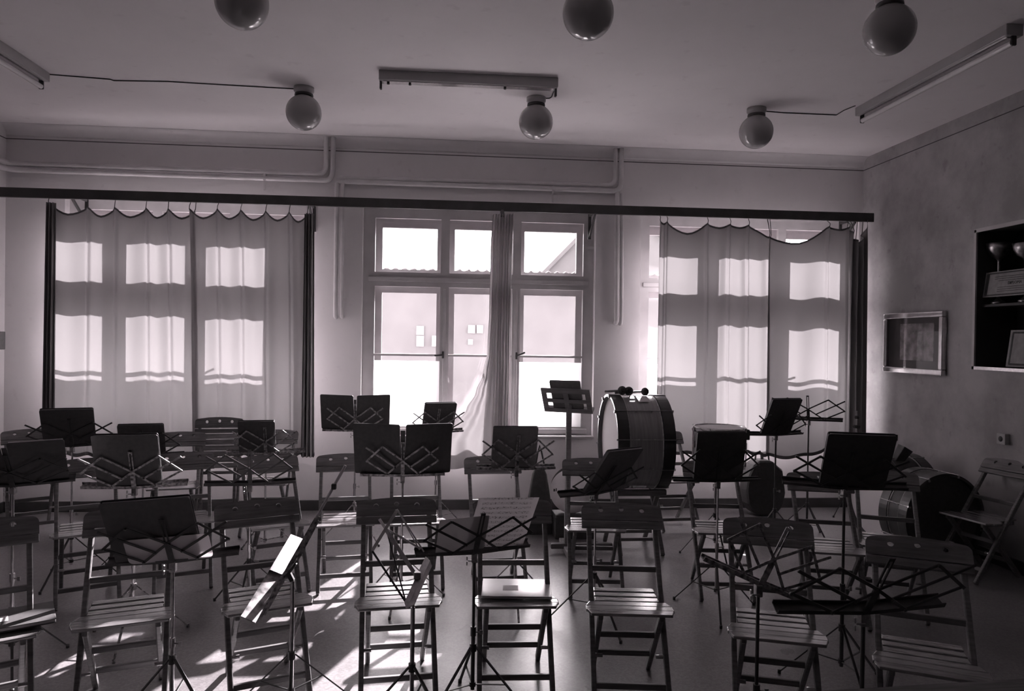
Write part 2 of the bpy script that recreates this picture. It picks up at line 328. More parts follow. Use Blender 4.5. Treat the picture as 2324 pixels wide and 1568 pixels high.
# ------------------------------------------------------------------ double casement windows
PU = ((0.114, 0.765), (0.851, 1.490), (1.573, 2.213))
def window(idx, x0, clear_cols):
    w = struct(empty('window_%d' % idx, (x0 + WW / 2, YW + 0.1, WZ0)), 'tall white double casement window with six lights'); base = w.location.copy()
    us = [0.0] + [q for p in PU for q in p] + [WW]; zs = [WZ0, 0.815, 1.519, 1.539, 2.212, 2.354, 2.891, WZ1]
    def sol(u, z):
        if not any(a < u < c for a, c in PU): return True
        return not (0.815 < z < 1.519 or 1.539 < z < 2.212 or 2.354 < z < 2.891)
    to3 = lambda u, z, t: (x0 + u - base.x, t - base.y, z - base.z)
    grid_solid(us, zs, sol, YW + 0.09, YW + 0.135, to3).build('inner_frame', 'frame', w, merge=True)
    s = MB()                                          # raised sash rails, astragals and the transom moulding on the room side
    for u in (0.808, 1.5315): s.box(to3(u, (0.815 + 2.212) / 2, YW + 0.083), (0.028, 0.016, 1.36))
    s.build('astragal', 'frame', w, bevel=0.003)
    s = MB(); s.box(to3(WW / 2, 2.283, YW + 0.078), (WW - 0.10, 0.026, 0.045)); s.build('transom_moulding', 'frame', w, bevel=0.006, seg=2)
    s = MB(); s.box(to3(WW / 2, 0.772, YW + 0.078), (WW - 0.10, 0.026, 0.05)); s.build('bottom_rail', 'frame', w, bevel=0.006, seg=2)
    for k, (a, c) in enumerate(PU):
        for (z0, z1, mm) in ((2.354, 2.891, 'glass'), (1.539, 2.212, 'glass')):
            s = MB(); s.quad(to3(a, z0, YW + 0.112), to3(c, z0, YW + 0.112), to3(c, z1, YW + 0.112), to3(a, z1, YW + 0.112)); s.build('pane', mm, w)
        if k in clear_cols:
            s = MB(); s.quad(to3(a, 0.815, YW + 0.112), to3(c, 0.815, YW + 0.112), to3(c, 1.519, YW + 0.112), to3(a, 1.519, YW + 0.112)); s.build('pane', 'glass', w)
        else:
            s = MB(); s.quad(to3(a, 1.47, YW + 0.112), to3(c, 1.47, YW + 0.112), to3(c, 1.519, YW + 0.112), to3(a, 1.519, YW + 0.112)); s.build('pane', 'glass', w)
            s = MB(); s.quad(to3(a, 0.815, YW + 0.112), to3(c, 0.815, YW + 0.112), to3(c, 1.47, YW + 0.112), to3(a, 1.47, YW + 0.112)); s.build('frosted_pane', 'frost', w)['label'] = 'frosted lower pane'
    for u, sg in ((0.80, -1), (1.54, 1)):             # lever handles
        s = MB(); s.box(to3(u, 1.535, YW + 0.07), (0.022, 0.02, 0.07)); s.bar(to3(u, 1.535, YW + 0.055), to3(u + sg * 0.085, 1.535 + (0.035 if sg > 0 else -0.008), YW + 0.05), 0.016, 0.018); s.build('handle', 'iron', w, bevel=0.003)
    PO = [(a + 0.055, c - 0.04) for a, c in PU]; us2 = [0.0] + [q for p in PO for q in p] + [WW]
    def sol2(u, z):
        if not any(a < u < c for a, c in PO): return True
        return not (0.90 < z < 2.16 or 2.40 < z < 2.825)
    grid_solid(us2, [WZ0, 0.90, 2.16, 2.40, 2.825, WZ1], sol2, YW + 0.28, YW + 0.33, to3).build('outer_frame', 'frame', w, merge=True)
    for a, c in PO:
        for z0, z1 in ((0.90, 2.16), (2.40, 2.825)):
            s = MB(); s.quad(to3(a, z0, YW + 0.305), to3(c, z0, YW + 0.305), to3(c, z1, YW + 0.305), to3(a, z1, YW + 0.305)); s.build('outer_pane', 'glass', w)
    s = MB(); s.box(to3(WW / 2, WZ0 - 0.008, YW + 0.04), (WW + 0.02, 0.12, 0.024)); s.build('sill', 'frame', w, bevel=0.005, seg=2)
window(1, WX[0], ()); window(2, WX[1], (1,)); window(3, WX[2], (1,))

# ------------------------------------------------------------------ outside, seen through the glass
b = MB(); b.box((2, 28, -0.45), (70, 40, 0.3)); struct(b.build('ground', 'yard'), 'pale paved yard outside the windows')
ob = empty('outbuilding', (0, 16.0, -0.3)); tag(ob, 'low pale building with corrugated roof edge across the yard', 'building')
WINS = [(945, 740, 962, 760), (945, 762, 962, 786), (980, 762, 998, 786), (1062, 738, 1078, 756), (1082, 738, 1096, 756), (1062, 770, 1073, 782)]
zt = at_y(900, 609, 15.2).z
b = MB(); b.box((1, 3.0, zt / 2 + 0.05), (30, 6, zt + 0.5)); b.build('facade', 'facade', ob)
b = MB(); nn = 480; xs = [-14 + 30 * i / nn for i in range(nn + 1)]
vs = [(x, -0.75 - 0.0, zt + 0.30 + 0.035 * math.sin(x * 2 * math.pi / 0.19)) for x in xs] + [(x, 6.5, zt + 0.34 + 0.035 * math.sin(x * 2 * math.pi / 0.19)) for x in xs]
vs2 = [(v[0], v[1], v[2] - 0.02) for v in vs]; m = nn + 1
b.add(vs + vs2, [(i, i + 1, m + i + 1, m + i) for i in range(nn)] + [(2 * m + i, 3 * m + i, 3 * m + i + 1, 2 * m + i + 1) for i in range(nn)] + [(i, 2 * m + i, 2 * m + i + 1, i + 1) for i in range(nn)])
b.build('corrugated_roof', 'roof', ob)
for q in WINS:
    a = at_y(q[0], q[3], 15.95); c = at_y(q[2], q[1], 15.95); b = MB()
    b.box(((a.x + c.x) / 2, -0.04, (a.z + c.z) / 2 + 0.3), (c.x - a.x, 0.1, c.z - a.z)); b.build('window_pane', 'white', ob)
hb = empty('house_outside', (0, 24, -0.3)); tag(hb, 'tall pale gabled house rising behind the low building', 'building')
p0 = at_y(1236, 622, 24); p1 = at_y(1330, 526, 24); sl = (p1.z - p0.z) / (p1.x - p0.x)
HW = p1.x - p0.x + 1.2
b = MB(); xa, xb = p0.x - 3, p0.x - 3 + 2 * (HW + 3); zb = p0.z + 0.3 - 3 * sl
b.slab([(xa, 0, 0), (xb, 0, 0), (xb, 0, zb), ((xa + xb) / 2, 0, zb + sl * (HW + 3)), (xa, 0, zb)], (0, -1, 0), -8 if False else 8); b.build('gable_wall', 'facade', hb)
b = MB()
b.slab([(xa - 0.3, -0.2, zb - sl * 0.3), ((xa + xb) / 2, -0.2, zb + sl * (HW + 3)), ((xa + xb) / 2, 8, zb + sl * (HW + 3)), (xa - 0.3, 8, zb - sl * 0.3)], (-sl, 0, 1), -0.12)
b.slab([(xb + 0.3, -0.2, zb - sl * 0.3), (xb + 0.3, 8, zb - sl * 0.3), ((xa + xb) / 2, 8, zb + sl * (HW + 3)), ((xa + xb) / 2, -0.2, zb + sl * (HW + 3))], (sl, 0, 1), -0.12)
b.build('pitched_roof', 'roof', hb)

# ------------------------------------------------------------------ curtain rail and curtains
YC = 6.90
rl = empty('curtain_rail', (0, YC, 2.96)); tag(rl, 'long dark wooden curtain rail running across all three windows', 'curtain rail')
b = MB(); b.bar((XL + 0.01, 0, -0.004), (4.235, 0, 0.013), 0.03, 0.088); b.build('rail_board', 'rail', rl, bevel=0.003)
for px in (160, 700, 1352, 1944):
    x = at_y(px, 480, YC).x; b = MB()
    b.bar((x, 0.012, 0.0), (x, YW - YC, 0.0), 0.02, 0.03); b.bar((x, 0.02, -0.03), (x, YW - YC - 0.005, -0.22), 0.018, 0.022); b.box((x, YW - YC - 0.006, -0.11), (0.03, 0.012, 0.26)); b.build('bracket', 'iron', rl)

def interp(pts, s):
    if s <= pts[0][0]: return pts[0][1]
    for (a, va), (c, vc) in zip(pts, pts[1:]):
        if s <= c: t = (s - a) / (c - a); return va + (vc - va) * t
    return pts[-1][1]
def smooth(pts, s):
    for (a, va), (c, vc) in zip(pts, pts[1:]):
        if s <= c: t = (s - a) / (c - a); t = t * t * (3 - 2 * t); return va + (vc - va) * t
    return pts[-1][1]
def curtain(label, hooks, bottom, sag=0.06, amp=0.028, seed=1, dense=(), yoff=0.0, nx=400, nz=36, edge=None, material='curtain', hang=True, widen=0.0):
    """hooks / bottom: pixels of the photograph, taken onto the curtain plane YC"""
    rnd = random.Random(seed)
    hk = [at_y(x, y, YC) for x, y in hooks]; bt = [at_y(x, y, YC) for x, y in bottom]
    top = []                                           # (x, z) with a sag between neighbours
    for i, h in enumerate(hk):
        top.append((h.x, h.z))
        if i + 1 < len(hk):
            q = hk[i + 1]; sg = sag[i] if isinstance(sag, (list, tuple)) else sag
            for k in range(1, 8):
                t = k / 8; top.append((h.x + (q.x - h.x) * t, h.z + (q.z - h.z) * t - sg * (1 - abs(2 * t - 1) ** 1.7)))
    xt0, xt1, xb0, xb1 = top[0][0], top[-1][0], bt[0].x, bt[-1].x
    bz = [((p.x - xb0) / (xb1 - xb0), p.z) for p in bt]
    ph = [(h.x, float(i)) for i, h in enumerate(hk)]
    fr = [(rnd.uniform(4, 13), rnd.uniform(0, 6.28), rnd.uniform(0.25, 0.6)) for _ in range(5)]
    def pt(s, v, off=0.0):
        x = xt0 + (xt1 - xt0) * s; zt = interp(top, x); zb = interp(bz, s)
        xx = x + (xb0 + (xb1 - xb0) * s - x) * v
        p = interp(ph, x)
        y = amp * 0.9 * math.cos(2 * math.pi * p) * (1 - 0.55 * v) * (0.25 + 0.75 * min(1, v * 6 + 0.3))
        for h in hk: y -= 0.030 * math.exp(-((x - h.x) / 0.013) ** 2) * (1 - 0.6 * v)
        for f, o, a in fr: y += amp * 0.55 * a * math.sin(f * x * 1.6 + o + v * 1.2) * min(1, v * 3)
        for (c0, c1, A, fq) in dense:
            if c0 < s < c1: y += A * math.sin((s - c0) / (c1 - c0) * fq * 2 * math.pi) * math.sin(math.pi * (s - c0) / (c1 - c0)) ** 0.5
        lift = 0.010 * math.sin(2 * math.pi * p * 2 + 1.0) * v
        return Vector((xx, YC + yoff + y + off, zt + (zb - zt) * v + lift))
    c0 = Vector(((xt0 + xt1) / 2, YC, min(q.z for q in bt)))
    def sheet(v0, v1, rows, off):
        m = MB(); vs = [pt(i / nx, v0 + (v1 - v0) * j / rows, off) - c0 for j in range(rows + 1) for i in range(nx + 1)]
        return m.add(vs, [(j * (nx + 1) + i, j * (nx + 1) + i + 1, (j + 1) * (nx + 1) + i + 1, (j + 1) * (nx + 1) + i) for j in range(rows) for i in range(nx)], True)
    root = empty('curtain', c0); tag(root, label, 'curtain', 'window curtains')
    sheet(0, 1, nz, 0).build('cloth', material, root)
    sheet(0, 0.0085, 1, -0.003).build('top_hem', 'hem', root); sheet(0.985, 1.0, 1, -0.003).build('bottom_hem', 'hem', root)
    if edge:                                           # several layers of cloth pushed together at one side
        pa, pb = [at_y(x, edge[2], YC) for x in edge[:2]]; qa, qb = [at_y(x, edge[5], YC) for x in edge[3:5]]; m = MB(); ne = 60
        def ep(i, j):
            s, v = i / ne, j / 20; a = pa + (pb - pa) * s; c = qa + (qb - qa) * s; p = a + (c - a) * v
            p.y += yoff - 0.045 + 0.030 * math.sin(s * 2 * math.pi * 3.5 + 0.5 * v) + 0.008 * math.sin(s * 19 + v * 2); return p - c0
        m.add([ep(i, j) for j in range(21) for i in range(ne + 1)], [(j * (ne + 1) + i, j * (ne + 1) + i + 1, (j + 1) * (ne + 1) + i + 1, (j + 1) * (ne + 1) + i) for j in range(20) for i in range(ne)], True)
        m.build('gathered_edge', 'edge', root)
    if hang:
        for h in hk:
            m = MB(); t = pt((h.x - xt0) / (xt1 - xt0), 0.0)
            m.tube([t - c0 + Vector((0, 0, -0.012)), t - c0 + Vector((0.004, -0.004, 0.02)), Vector((h.x, YC, 2.93)) - c0], 0.0035, 6); m.build('hook', 'iron', root)
    return root
curtain('thin curtain with dark gathered outer edge, over the first window beside the side wall', [(112, 460), (200, 468), (262, 470), (333, 471), (383, 473), (445, 474)],
        [(100, 1030), (200, 1036), (300, 1034), (380, 1036), (455, 1034)], sag=0.085, seed=3, edge=(111, 132, 462, 100, 127, 1032))
curtain('thin curtain over the first window, half hanging beside the pipe droppers', [(434, 474), (497, 475), (550, 477), (606, 480), (659, 482), (700, 484), (714, 486)],
        [(438, 1034), (520, 1036), (600, 1032), (690, 1032), (716, 1034)], sag=[0.085, 0.085, 0.085, 0.08, 0.085, 0.02], seed=5, yoff=-0.035, edge=(695, 717, 488, 686, 716, 1034))
curtain('thin curtain over the third window, half hanging evenly beside the bass drum', [(1497, 498), (1513, 502), (1605, 506), (1656, 508), (1698, 510), (1747, 538)],
        [(1488, 1024), (1522, 1027), (1545, 1032), (1575, 1031), (1640, 1026), (1684, 1029), (1745, 1036)], sag=[0.03, 0.11, 0.04, 0.03, 0.01], seed=8)
curtain('thin curtain over the third window, half torn from its hooks and sagging at the top', [(1741, 536), (1877, 514), (1922, 516)],
        [(1738, 1036), (1764, 1039), (1812, 1036), (1862, 1028), (1880, 1018), (1915, 1012)], sag=[0.12, 0.03], seed=11, yoff=-0.035, amp=0.034)
curtain('dark bunched curtain end hanging next to the stained side wall', [(1921, 512), (1930, 530), (1945, 556), (1958, 530), (1966, 504)],
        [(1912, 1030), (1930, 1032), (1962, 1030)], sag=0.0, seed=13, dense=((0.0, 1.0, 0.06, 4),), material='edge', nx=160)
# narrow gathered curtain in the middle window, its foot pulled to one side
cl = []; ptsL = [(485, 1118), (560, 1114), (700, 1111), (800, 1106), (850, 1096), (890, 1080), (930, 1058), (960, 1034), (985, 1005), (1000, 988), (1060, 985)]
ptsR = [(485, 1166), (600, 1161), (800, 1157), (1000, 1152), (1060, 1150)]
m = MB(); nz, nx = 70, 110; top_y, bot_y = 486, 1062; c0 = at_y(1140, 1062, YC)
def gp(s, v):
    py = top_y + (bot_y - top_y) * v; xl = smooth(ptsL, py); xr = smooth(ptsR, py)
    w = xr - xl; core = min(w, 52.0)
    px = xr - core * (1 - s) if s > 0.3 else xr - core * 0.7 - (w - core * 0.7) * (1 - s / 0.3)
    p = at_y(px, py, YC); A = 0.045 if s > 0.3 else 0.03
    p.y += A * math.sin(s * 2 * math.pi * 8 + 0.8 * math.sin(v * 5)) + 0.02 * math.sin(s * 31 + v * 3) - (0.10 * max(0, v - 0.62) if s < 0.3 else 0)
    return p - c0
m.add([gp(i / nx, j / nz) for j in range(nz + 1) for i in range(nx + 1)], [(j * (nx + 1) + i, j * (nx + 1) + i + 1, (j + 1) * (nx + 1) + i + 1, (j + 1) * (nx + 1) + i) for j in range(nz) for i in range(nx)], True)
gc = empty('curtain', c0); tag(gc, 'narrow gathered curtain in the middle window with its foot pulled aside', 'curtain', 'window curtains'); m.build('cloth', 'gather', gc)
m = MB(); m.tube([Vector((at_y(1140, 480, YC).x, YC, 2.935)) - c0, at_y(1140, 492, YC) - c0], 0.02, 8); m.build('tie', 'hem', gc)

# ------------------------------------------------------------------ heating pipes
def fillet(pts, r=0.09, n=7):
    pts = [Vector(p) for p in pts]; out = [pts[0]]
    for a, p, c in zip(pts, pts[1:], pts[2:]):
        d1 = (a - p); d2 = (c - p); rr = min(r, d1.length * 0.45, d2.length * 0.45); d1.normalize(); d2.normalize()
        q1, q2 = p + d1 * rr, p + d2 * rr
        for k in range(n + 1): t = k / n; out.append(q1 * (1 - t) ** 2 + p * 2 * t * (1 - t) + q2 * t * t)
    return out + [pts[-1]]
YP = 7.15
def P(px, py): return at_y(px, py, YP)
def pipe(label, pts, r=0.024, group='painted heating pipes', clips=()):
    o = pts[0].copy(); e = empty('heating_pipe', o); tag(e, label, 'pipe', group)
    m = MB(); m.tube([p - o for p in fillet(pts)], r, 14); m.build('tube', 'pipe', e)
    for c in clips:
        k = MB(); k.box(c - o + Vector((0, 0.015, -0.005)), (0.022, 0.07, 0.075)); k.box(c - o + Vector((0, 0.0, -0.07)), (0.018, 0.018, 0.12)); k.build('clip', 'pipe', e)
zu, zl = 3.272, 3.214
xr1, xr2 = P(740, 350).x, P(756, 350).x
pipe('upper painted heating pipe from the side wall, turning up beside the first window', [Vector((XL + 0.045, 5.2, zu)), Vector((XL + 0.045, YP, zu)), Vector((xr1, YP, zu)), Vector((xr1, YP, ZC))])
pipe('lower painted heating pipe from the side wall, with a hanging clip', [Vector((XL + 0.045, 5.2, zl)), Vector((XL + 0.045, YP, zl)), Vector((xr2, YP, zl)), Vector((xr2, YP, ZC))], clips=[P(601, 400)])
xr3, xr4 = P(1397, 380).x, P(1410, 380).x
a0, a1, b0, b1 = P(772, 403), P(1380, 420), P(764, 411), P(1380, 433)
pipe('upper painted heating pipe over the middle window, turning up to the ceiling', [a0, Vector((xr3, YP, a1.z)), Vector((xr3, YP, ZC))], r=0.02)
pipe('lower painted heating pipe over the middle window, turning up to the ceiling', [b0, Vector((xr4, YP, b1.z)), Vector((xr4, YP, ZC))], r=0.024, clips=[P(1255, 430)])
def drop(label, px0, py0, px1, py1, r=0.022):
    t = P(px0, py0); q = P(px1, py1); pipe(label, [t, Vector((q.x, YP, q.z)), Vector((q.x, YW + 0.02, q.z - 0.005))], r)
drop('vertical pipe dropper beside the first window, the one next to the curtain', 765, 415, 761, 718); drop('vertical pipe dropper between first and middle window, farther from the curtain', 778, 412, 775, 718, 0.018)
drop('vertical pipe dropper beside the middle window, the one next to its frame', 1401, 436, 1399, 732); drop('vertical pipe dropper between middle and third window, farther from the middle frame', 1412, 440, 1410, 734, 0.018)

# ------------------------------------------------------------------ ceiling lamps
def globe(px, py, label):
    """px,py: where the lamp base meets the ceiling"""
    c = at_z(px, py, ZC); e = empty('globe_lamp', c); tag(e, label, 'ceiling lamp', 'globe lamps on the ceiling')
    m = MB(); m.lathe([(0, 0), (0.078, 0), (0.078, -0.03), (0.066, -0.045), (0.066, -0.052), (0, -0.052)], n=28); m.build('lamp_base', 'porcelain', e)
    m = MB(); m.lathe([(0, -0.05), (0.070, -0.05), (0.072, -0.066), (0.064, -0.07), (0, -0.07)], n=28); m.build('collar', 'iron', e)
    m = MB(); Rg = 0.137; cz = -0.066 - Rg * 0.93
    prof = [(Rg * math.sin(t), cz + Rg * math.cos(t)) for t in [math.pi * (0.12 + 0.88 * k / 26) for k in range(27)]]; m.lathe([(0.0, prof[0][1])] + prof, n=40); m.build('globe', 'globe', e)
    return c
gc1 = globe(690, 199, 'white globe lamp over the first window, wired to the side tube lamp')
gc2 = globe(1217, 222, 'white globe lamp below the middle tube lamp')
gc3 = globe(1717, 246, 'white globe lamp over the third window, wired to a tube lamp')
globe(550, -78, 'white globe lamp cut by the upper frame edge, above the first window'); globe(1336, -52, 'white globe lamp cut by the upper frame edge, above the middle tube lamp')
globe(2020, -12, 'dark-looking globe lamp next to the tube lamp by the stained wall')

def tube_lamp(a, c, label, tube=True, wd=0.10):
    a, c = Vector(a), Vector(c); a.z = c.z = ZC; o = (a + c) / 2; d = (c - a); ln = d.length; ang = math.atan2(d.y, d.x)
    e = empty('tube_lamp', o, ang); tag(e, label, 'ceiling lamp', 'fluorescent tube lamps')
    m = MB(); m.box((0, 0, -0.035), (ln, wd, 0.07)); m.build('housing', 'tin', e, bevel=0.004)
    for s in (-1, 1):
        k = MB(); k.box((s * (ln / 2 - 0.012), 0, -0.098), (0.016, 0.034, 0.058)); k.build('lamp_holder', 'iron', e, bevel=0.004)
    k = MB(); k.box((0, 0, -0.073), (ln - 0.06, wd * 0.55, 0.006)); k.build('reflector', 'chrome', e)
    if tube:
        k = MB(); k.tube([(-ln / 2 + 0.02, 0, -0.108), (ln / 2 - 0.02, 0, -0.108)], 0.019, 14); k.build('tube', 'tube', e)
    else:
        for x in (-0.44, 0.27, -0.6):
            k = MB(); k.lathe([(0, -0.074), (0.010, -0.074), (0.010, -0.088), (0, -0.088)], (x * ln * 0.75, 0, 0), n=10); k.build('starter', 'iron', e)
tube_lamp(at_z(861, 163, ZC), at_z(1265, 181, ZC), 'bare tube lamp without tubes in the middle of the ceiling', False)
tube_lamp(at_z(1950, 245, ZC) + Vector((0.02, 0, 0)), at_z(1950, 245, ZC) + Vector((0.03, -1.6, 0)), 'long tube lamp running along the stained side wall', True, 0.11)
tube_lamp(at_z(96, 165, ZC) + Vector((0, 0, 0)), at_z(96, 165, ZC) + Vector((0.0, -1.6, 0)), 'tube lamp end by the side wall, cut by the frame edge', True, 0.11)
def cable(label, pts, r=0.0045):
    o = pts[0].copy(); m = MB(); m.tube([p - o for p in pts], r, 6); k = m.build('ceiling_cable', 'iron'); k.location = o; tag(k, label, 'cable')
zc = ZC - 0.004
cable('thin cable on the ceiling between side tube lamp and first globe', [at_z(x, y, zc) for x, y in ((104, 166), (112, 169), (250, 180), (258, 183), (380, 185), (480, 191), (672, 202))])
cable('short cable on the ceiling from middle tube lamp to its globe', [at_z(x, y, zc) for x, y in ((1262, 194), (1252, 220), (1247, 223), (1225, 224))])
cable('thin cable on the ceiling between third globe and long tube lamp', [at_z(x, y, zc) for x, y in ((1730, 252), (1780, 256), (1898, 261), (1916, 250), (1941, 240))])

# ------------------------------------------------------------------ things on the side walls
e = empty('wall_box', (XL, 6.86, 1.62)); tag(e, 'small dark box on the side wall near the first window', 'box')
m = MB(); m.box((0.06, 0, 0), (0.12, 0.30, 0.165)); m.build('case', 'hoop', e, bevel=0.008, seg=2); m = MB(); m.box((0.123, 0, 0), (0.006, 0.24, 0.11)); m.build('front_panel', 'bag', e)
# framed picture
a, c = at_x(2016, 716, XR), at_x(2149, 848, XR); yc, zc2 = (a.y + c.y) / 2, 1.722; pw, ph_ = a.y - c.y, 0.565
e = empty('framed_picture', (XR, yc, zc2)); tag(e, 'silver framed dark picture hanging on the stained side wall', 'picture')
fw_ = 0.052; m = MB()
for (cy, cz, dy, dz) in ((0, ph_ / 2 - fw_ / 2, pw, fw_), (0, -ph_ / 2 + fw_ / 2, pw, fw_), (pw / 2 - fw_ / 2, 0, fw_, ph_ - 2 * fw_), (-pw / 2 + fw_ / 2, 0, fw_, ph_ - 2 * fw_)): m.box((-0.026, cy, cz), (0.05, dy, dz))
m.build('frame', 'silver', e, bevel=0.014, seg=3)
m = MB(); m.box((-0.012, 0, 0), (0.012, pw - 2 * fw_ + 0.01, ph_ - 2 * fw_ + 0.01)); m.build('mount', 'mount', e)
m = MB(); m.box((-0.020, -0.04, 0.01), (0.004, pw * 0.56, ph_ * 0.60)); m.build('print', 'print', e)
m = MB(); xg = -0.03; m.quad((xg, -pw / 2 + fw_, -ph_ / 2 + fw_), (xg, pw / 2 - fw_, -ph_ / 2 + fw_), (xg, pw / 2 - fw_, ph_ / 2 - fw_), (xg, -pw / 2 + fw_, ph_ / 2 - fw_)); m.build('glass_pane', 'glass', e)
# socket and hook
s = at_x(2283, 996, XR); e = empty('wall_socket', s); tag(e, 'square wall socket on the stained side wall', 'socket')
m = MB(); m.box((-0.022, 0, 0), (0.044, 0.085, 0.085)); m.build('cover', 'plastic', e, bevel=0.006, seg=2); m = MB(); m.lathe([(0.0, 0.046), (0.021, 0.046), (0.021, 0.040), (0, 0.040)], axis=(-1, 0, 0), n=20); m.build('inset', 'iron', e)
s = at_x(2035, 993, XR); e = empty('wall_hook', s); tag(e, 'tiny dark hook on the side wall above the drums', 'hook'); m = MB(); m.box((-0.008, 0, 0), (0.016, 0.03, 0.055)); m.tube([(-0.01, 0, -0.01), (-0.035, 0, -0.02), (-0.04, 0, 0.004)], 0.005, 8); m.build('hook_body', 'iron', e)
# display niche: lined cabinet, shelf, cups and certificates
e = empty('display_cabinet', (XR + 0.2, (NY0 + NY1) / 2, NZ0)); tag(e, 'built-in display cabinet sunk into the stained side wall', 'cabinet')
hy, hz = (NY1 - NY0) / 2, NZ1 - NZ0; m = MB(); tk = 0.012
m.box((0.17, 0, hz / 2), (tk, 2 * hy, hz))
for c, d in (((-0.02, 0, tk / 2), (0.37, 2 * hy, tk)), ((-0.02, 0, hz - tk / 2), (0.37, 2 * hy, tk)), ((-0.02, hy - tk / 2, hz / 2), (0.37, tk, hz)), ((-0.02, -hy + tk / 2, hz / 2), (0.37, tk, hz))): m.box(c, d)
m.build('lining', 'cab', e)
m = MB(); m.box((-0.203, 0, 0.012), (0.014, 2 * hy + 0.02, 0.026)); m.build('bottom_track', 'chrome', e)
m = MB(); m.box((-0.203, 0, hz - 0.008), (0.014, 2 * hy + 0.02, 0.03)); m.box((-0.203, hy, hz / 2), (0.014, 0.028, hz)); m.build('edge_frame', 'frame', e)
SHZ = at_x(2260, 690, XR + 0.1).z - NZ0
m = MB(); m.box((0.0, 0, SHZ - 0.012), (0.30, 2 * hy - 0.03, 0.02)); m.build('shelf', 'cab', e)
def cert(px0, px1, py0, py1, xx, label, word):
    a, c = at_x(px0, py1, xx), at_x(px1, py0, xx); w = a.y - c.y; h = c.z - a.z
    o = empty('certificate', (xx, (a.y + c.y) / 2, a.z)); tag(o, label, 'certificate'); rot = Matrix.Rotation(R(8), 4, 'Y')
    m = MB(); m.box((0, 0, h / 2), (0.008, w, h), None); k = m.build('board', 'paperg', o); k.matrix_local = rot
    for (dy, dz, ww, hh) in ((0, h * 0.93, w * 0.86, h * 0.05), (0, h * 0.07, w * 0.86, h * 0.05), (w * 0.42, h / 2, w * 0.04, h * 0.86), (-w * 0.42, h / 2, w * 0.04, h * 0.86)):
        m = MB(); m.box((-0.0055, dy, dz), (0.002, ww, hh)); k = m.build('border', 'ink', o); k.matrix_local = rot
    if word:
        me = text_mesh('title', word, h * 0.16); k = link('title', me, 'ink', o); k.matrix_local = rot @ Matrix.Translation((-0.006, 0, h * 0.50)) @ Matrix(((0, 0, -1, 0), (-1, 0, 0, 0), (0, 1, 0, 0), (0, 0, 0, 1)))
        for dz in (0.78, 0.70, 0.62, 0.36, 0.28, 0.2):
            m = MB(); m.box((-0.0055, 0, h * dz), (0.001, w * (0.62 if dz > 0.65 else 0.5), h * 0.018)); k = m.build('text_line', 'ink', o); k.matrix_local = rot
    return o
cert(2226, 2385, 600, 676, XR + 0.06, 'pale printed diploma leaning on the upper cabinet shelf', 'DIPLOMA')
cert(2283, 2375, 747, 832, XR + 0.10, 'small framed certificate standing at the cabinet bottom', '')
a = at_x(2230, 834, XR + 0.12); e = empty('narrow_frame', (XR + 0.12, a.y, NZ0 + tk)); tag(e, 'narrow pale upright strip at the cabinet bottom', 'strip'); m = MB(); m.box((0, 0, 0.22), (0.02, 0.07, 0.44)); m.build('strip_body', 'paperg', e)
def cup(px, label):
    t = at_x(px, 552, XR + 0.14); zb = NZ0 + SHZ; h = t.z - zb; e = empty('trophy_cup', (XR + 0.14, t.y, zb)); tag(e, label, 'trophy', 'trophy cups')
    m = MB(); m.lathe([(0, 0), (0.05, 0), (0.05, 0.02), (0.03, 0.03), (0.012, 0.05), (0.010, h * 0.70), (0.02, h * 0.74), (0.06, h * 0.80), (0.085, h * 0.90), (0.095, h), (0.088, h), (0.06, h * 0.84), (0, h * 0.80)], n=32); m.build('bowl', 'steel', e)
cup(2268, 'silver trophy cup behind the diploma, at the cabinet end'); cup(2330, 'silver trophy cup deeper inside the cabinet, cut by the frame edge')
# ------------------------------------------------------------------ folding wooden chairs (local -Y is the front)
SL = 0.58 / 0.80                                       # slope of the long frame
def ly(z): return -0.28 + SL * z
def rounded_board(w, z0, z1, arch, r):
    pts = [(-w, z0), (w, z0)]
    for k in range(7): a = k / 6 * math.pi / 2; pts.append((w - r + r * math.cos(a), z1 - r + r * math.sin(a)))
    for k in range(1, 12): t = k / 12; x = (w - r) * (1 - 2 * t); pts.append((x, z1 + arch * (1 - (2 * t - 1) ** 2)))
    for k in range(7): a = math.pi / 2 + k / 6 * math.pi / 2; pts.append((-w + r + r * math.cos(a), z1 - r + r * math.sin(a)))
    return pts
POSTT = Vector((0, SL, 1)).normalized(); POSTN = Vector((0, -1, SL)).normalized()
TOPM = plate_mesh('top_rail', rounded_board(0.21, 0.0, 0.085, 0.014, 0.032), [circ(x, 0.062 if x == 0 else 0.056, 0.0135) for x in (-0.108, 0, 0.108)], 0.016)
def back_mw(s0):                                       # frame on the front face of the posts, s0 = height z where it starts
    o = Vector((0, ly(s0), s0)) + POSTN * 0.021
    return Matrix(((1, 0, 0, o.x), (0, -POSTN.y, POSTT.y, o.y), (0, -POSTN.z, POSTT.z, o.z), (0, 0, 0, 1)))
SEAT = [(-0.185, 0.200), (-0.124, 0.208), (-0.063, 0.202), (-0.002, 0.158), (0.059, 0.156), (0.120, 0.154)]
